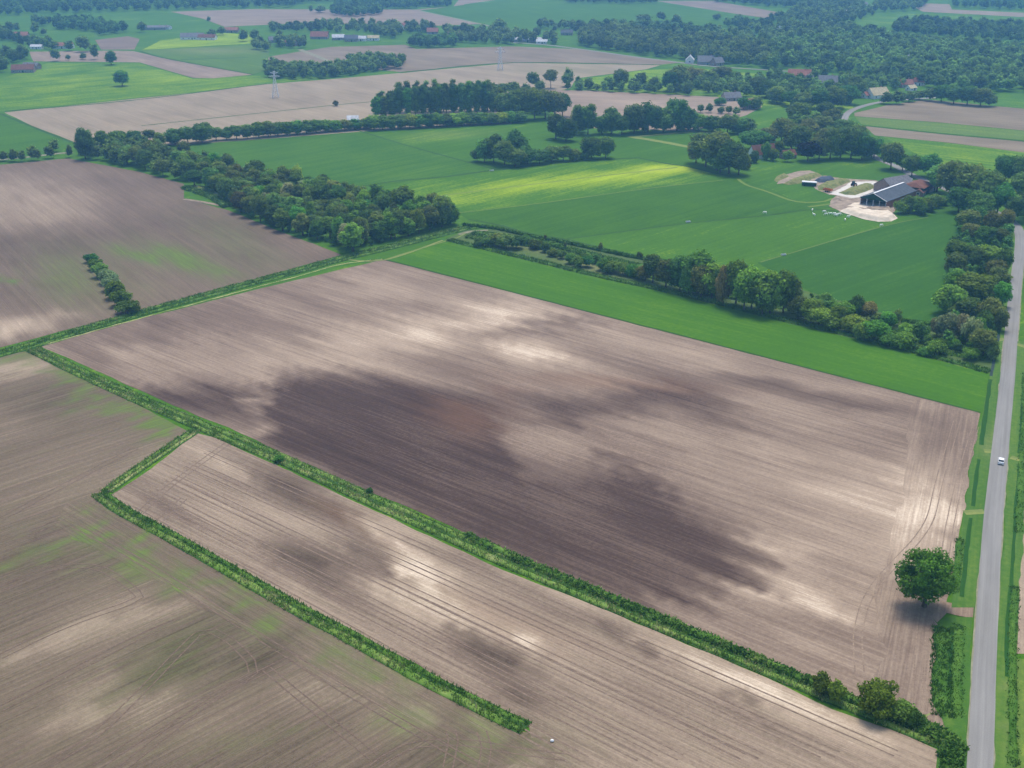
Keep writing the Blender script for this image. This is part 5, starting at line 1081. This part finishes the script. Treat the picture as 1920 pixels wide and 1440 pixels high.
cows = [(1523, 396, 1.2, "second from the left, at the left of the group near the sand heap"), (1526, 405, 2.0, "grazing just below the left one of the group"), (1545, 399, 0.3, "upper of the two in the gap left of the tight cluster"),
        (1549, 404, 3.3, "lower of the two in the gap left of the tight cluster"), (1557, 403, 3.1, "standing just left of the tight cluster"), (1564, 403, .4, "in the tight cluster, its left and uppermost"),
        (1567, 406, 2.4, "in the tight cluster, its lowest"), (1570, 404.5, 0.2, "in the tight cluster, in its middle"), (1574, 404, 0.1, "in the tight cluster, its right end"),
        (1584.5, 414.5, 1.5, "below and right of the tight cluster"), (1590, 409, .2, "grazing at the foot of the sand heap"), (1652, 425, 0.4, "rightmost, alone at the dark green crop edge"), (1434, 401, 2.9, "leftmost, alone in the middle of the meadow")]
for i, (x, y, a, wh) in enumerate(cows):
    p = G(x, y); o = bpy.data.objects.new("cow", CM[i % 3]); C.objects.link(o); o.location = (p.x, p.y, .06); o.rotation_euler = (0, 0, a); o.scale = (.92,) * 3
    tag(o, "white cow " + wh, "cow", "white cows on the meadow by the farm")

# ------------------------------------------------------------ lattice pylons
def pylon(px, yb, yt, label, az):
    p = G(px, yb); H = height_at(px, yb, yt); o = empty("lattice_pylon", (p.x, p.y, 0), az, label, "pylon", "lattice pylons in a line")
    mb = MB(); wb, wt = H * .115, H * .022; n = 7; lv = [0] + [1 - (1 - k / n) ** 1.25 for k in range(1, n + 1)]
    def corner(t, i):
        ww = wb + (wt - wb) * min(1, t / .8); sx, sy = ((-1, -1), (1, -1), (1, 1), (-1, 1))[i]; return Vector((sx * ww, sy * ww, t * H))
    for i in range(4):
        for k in range(n):
            mb.bar(corner(lv[k], i), corner(lv[k + 1], i), .17)
            j = (i + 1) % 4; mb.bar(corner(lv[k], i), corner(lv[k + 1], j), .09); mb.bar(corner(lv[k], j), corner(lv[k + 1], i), .09); mb.bar(corner(lv[k + 1], i), corner(lv[k + 1], j), .09)
    mb.build('mast', M['steel'], o)
    for z, half in ((.80, .22), (.93, .155)):
        for s in (-1, 1):
            m = MB(); tip = Vector((s * half * H, 0, z * H)); 
            for sy in (-1, 1):
                m.bar((0, sy * wt * 1.3, z * H - .5), tip, .13); m.bar((0, sy * wt * 1.1, z * H + 1.0), tip, .12)
                for q in (.3, .6): m.bar(Vector((0, sy * wt * 1.3, z * H - .5)).lerp(tip, q), Vector((0, sy * wt, z * H + 1.0)).lerp(tip, q), .08)
            arm = m.build('crossarm', M['steel'], o)
            for q in ((.95, .5) if half > .2 else (.95,)):
                MB().bar(Vector((0, 0, z * H)).lerp(tip, q), Vector((0, 0, z * H)).lerp(tip, q) - Vector((0, 0, 1.4)), .14, 6).build('insulator', M['glass'], arm)
    return o
pylon(517, 183, 133, "nearest lattice pylon, in the brown field left of the poplars", .1)
pylon(938, 131, 88, "middle lattice pylon, in the brown field behind the poplars", .1)
pylon(1460, 74, 48, "farthest lattice pylon, rising out of the wood at upper right", .1)

# ------------------------------------------------------------ white car on the road
def wheel(o, x, y, r_=.31, wd=.2):
    s = 1 if y > 0 else -1
    wv = MB().ring([((x, y - s * wd, r_), (r_, 0, 0), (0, 0, r_)), ((x, y, r_), (r_ * .96, 0, 0), (0, 0, r_ * .96))], 18)
    h = bpy.data.objects.new('wheel', None); C.objects.link(h); h.parent = o
    wv.build('tyre', M['rubber'], h); MB().ring([((x, y, r_), (.2, 0, 0), (0, 0, .2)), ((x, y + s * .02, r_), (.17, 0, 0), (0, 0, .17))], 14).build('rim', M['steel'], h)
p = G(1876.5, 868); q = G(1881, 830); o = empty("car", (p.x, p.y, .17), math.atan2((q - p).y, (q - p).x), "small white car driving away on the pale straight road", "car")
M['carpaint'] = world_mat("white_car_paint", (.74, .76, .78), (.80, .81, .82), 1, .25, 0)
secs = []
for x, hw_, zl, zh in ((-2.05, .72, .38, .80), (-1.95, .80, .25, .98), (-1.2, .85, .2, 1.02), (0, .86, .2, .98), (1.0, .85, .2, .92), (1.7, .80, .22, .78), (2.0, .66, .32, .62)):
    secs.append([(x, -hw_, zl), (x, -hw_ * 1.0, (zl + zh) / 2), (x, -hw_ * .92, zh), (x, hw_ * .92, zh), (x, hw_, (zl + zh) / 2), (x, hw_, zl)])
mb = MB(); n = 6; mb.add([v for s_ in secs for v in s_], [(k * n + i, k * n + (i + 1) % n, (k + 1) * n + (i + 1) % n, (k + 1) * n + i) for k in range(len(secs) - 1) for i in range(n)] + [tuple(range(n)), tuple(reversed(range((len(secs) - 1) * n, len(secs) * n)))])
mb.build('body', M['carpaint'], o, smooth=False, bevel=.03)
mb = MB(); lo = [(-1.75, .76, 1.0), (.95, .76, .93)]; hi = [(-1.35, .60, 1.44), (.15, .60, 1.44)]
mb.add([(-1.78, -.76, .98), (.98, -.76, .90), (.98, .76, .90), (-1.78, .76, .98), (-1.4, -.60, 1.42), (.15, -.60, 1.42), (.15, .60, 1.42), (-1.4, .60, 1.42)], [(3, 2, 1, 0), (4, 5, 6, 7), (0, 1, 5, 4), (1, 2, 6, 5), (2, 3, 7, 6), (3, 0, 4, 7)]); mb.build('windows', M['glass'], o)
MB().box((-.62, 0, 1.445), (1.6, 1.24, .06)).build('roof', M['carpaint'], o, bevel=.02)
for s in (-1, 1):
    MB().box((-2.0, s * .62, .78), (.08, .22, .2)).build('tail_light', M['roof_red'], o)
    MB().box((1.93, s * .55, .60), (.12, .28, .13)).build('headlight', M['steel'], o)
    MB().box((.62, s * .92, 1.0), (.12, .16, .11)).build('wing_mirror', M['carpaint'], o)
    for x in (-1.3, 1.3): wheel(o, x, s * .84)
MB().box((-2.06, 0, .5), (.03, .5, .11)).build('number_plate', M['roof_thatch'], o)
# small things in the fields
p = G(1035, 1391); mb = MB(); mb.ring([((0, 0, 0), (.35, 0, 0), (0, .25, 0)), ((.03, 0, .22), (.42, .05, 0), (0, .3, 0)), ((0, .02, .42), (.28, 0, 0), (0, .2, 0)), ((0, 0, .5), (.1, 0, 0), (0, .08, 0))], 9)
o = mb.build("feed_bag", M['white'], smooth=True); o.location = (p.x, p.y, .1); tag(o, "small white bag lying at the end of the reed strip", "bag")
for (x, y, lb) in ((922, 321, "white water trough beside the boundary ditch of the middle meadow"), (1469, 479, "pale water trough at the corner of the dark green crop"), (1290, 417, "pale water trough at the meadow boundary in the middle")):
    p = G(x, y); o = empty("water_trough", (p.x, p.y, .08), .3, lb, "water trough")
    t = MB(); t.box((0, 0, .15), (2.4, .9, .1)); t.box((0, .42, .4), (2.4, .08, .6)); t.box((0, -.42, .4), (2.4, .08, .6)); t.box((1.16, 0, .4), (.08, .76, .6)); t.box((-1.16, 0, .4), (.08, .76, .6)); t.build('basin', M['white'], o)
    MB().box((0, 0, .5), (2.2, .72, .04)).build('water', M['water'], o)
p = G(630, 199); tree(p.x, p.y, 4.2, 4.2, 'bush', 'b', "small dark brown bush alone on the boundary line in the big brown field")

# ------------------------------------------------------------ air
hz = MB(); hz.box((0, 2850, 80.0), (11300, 7650, 162.0)); ho = hz.build("haze", None); tag(ho, kind='stuff')
ho['label'] = "pale bluish haze over the whole landscape"; ho['category'] = "haze"
hm = bpy.data.materials.new("haze_air"); hm.use_nodes = True; n = hm.node_tree.nodes; n.remove(n["Principled BSDF"])
v = n.new("ShaderNodeVolumePrincipled"); v.inputs["Color"].default_value = (.24, .56, 1.0, 1); v.inputs["Density"].default_value = 2.3e-4; v.inputs["Anisotropy"].default_value = .6
hm.node_tree.links.new(v.outputs[0], n["Material Output"].inputs["Volume"]); ho.data.materials.append(hm); ho.display_type = 'WIRE'
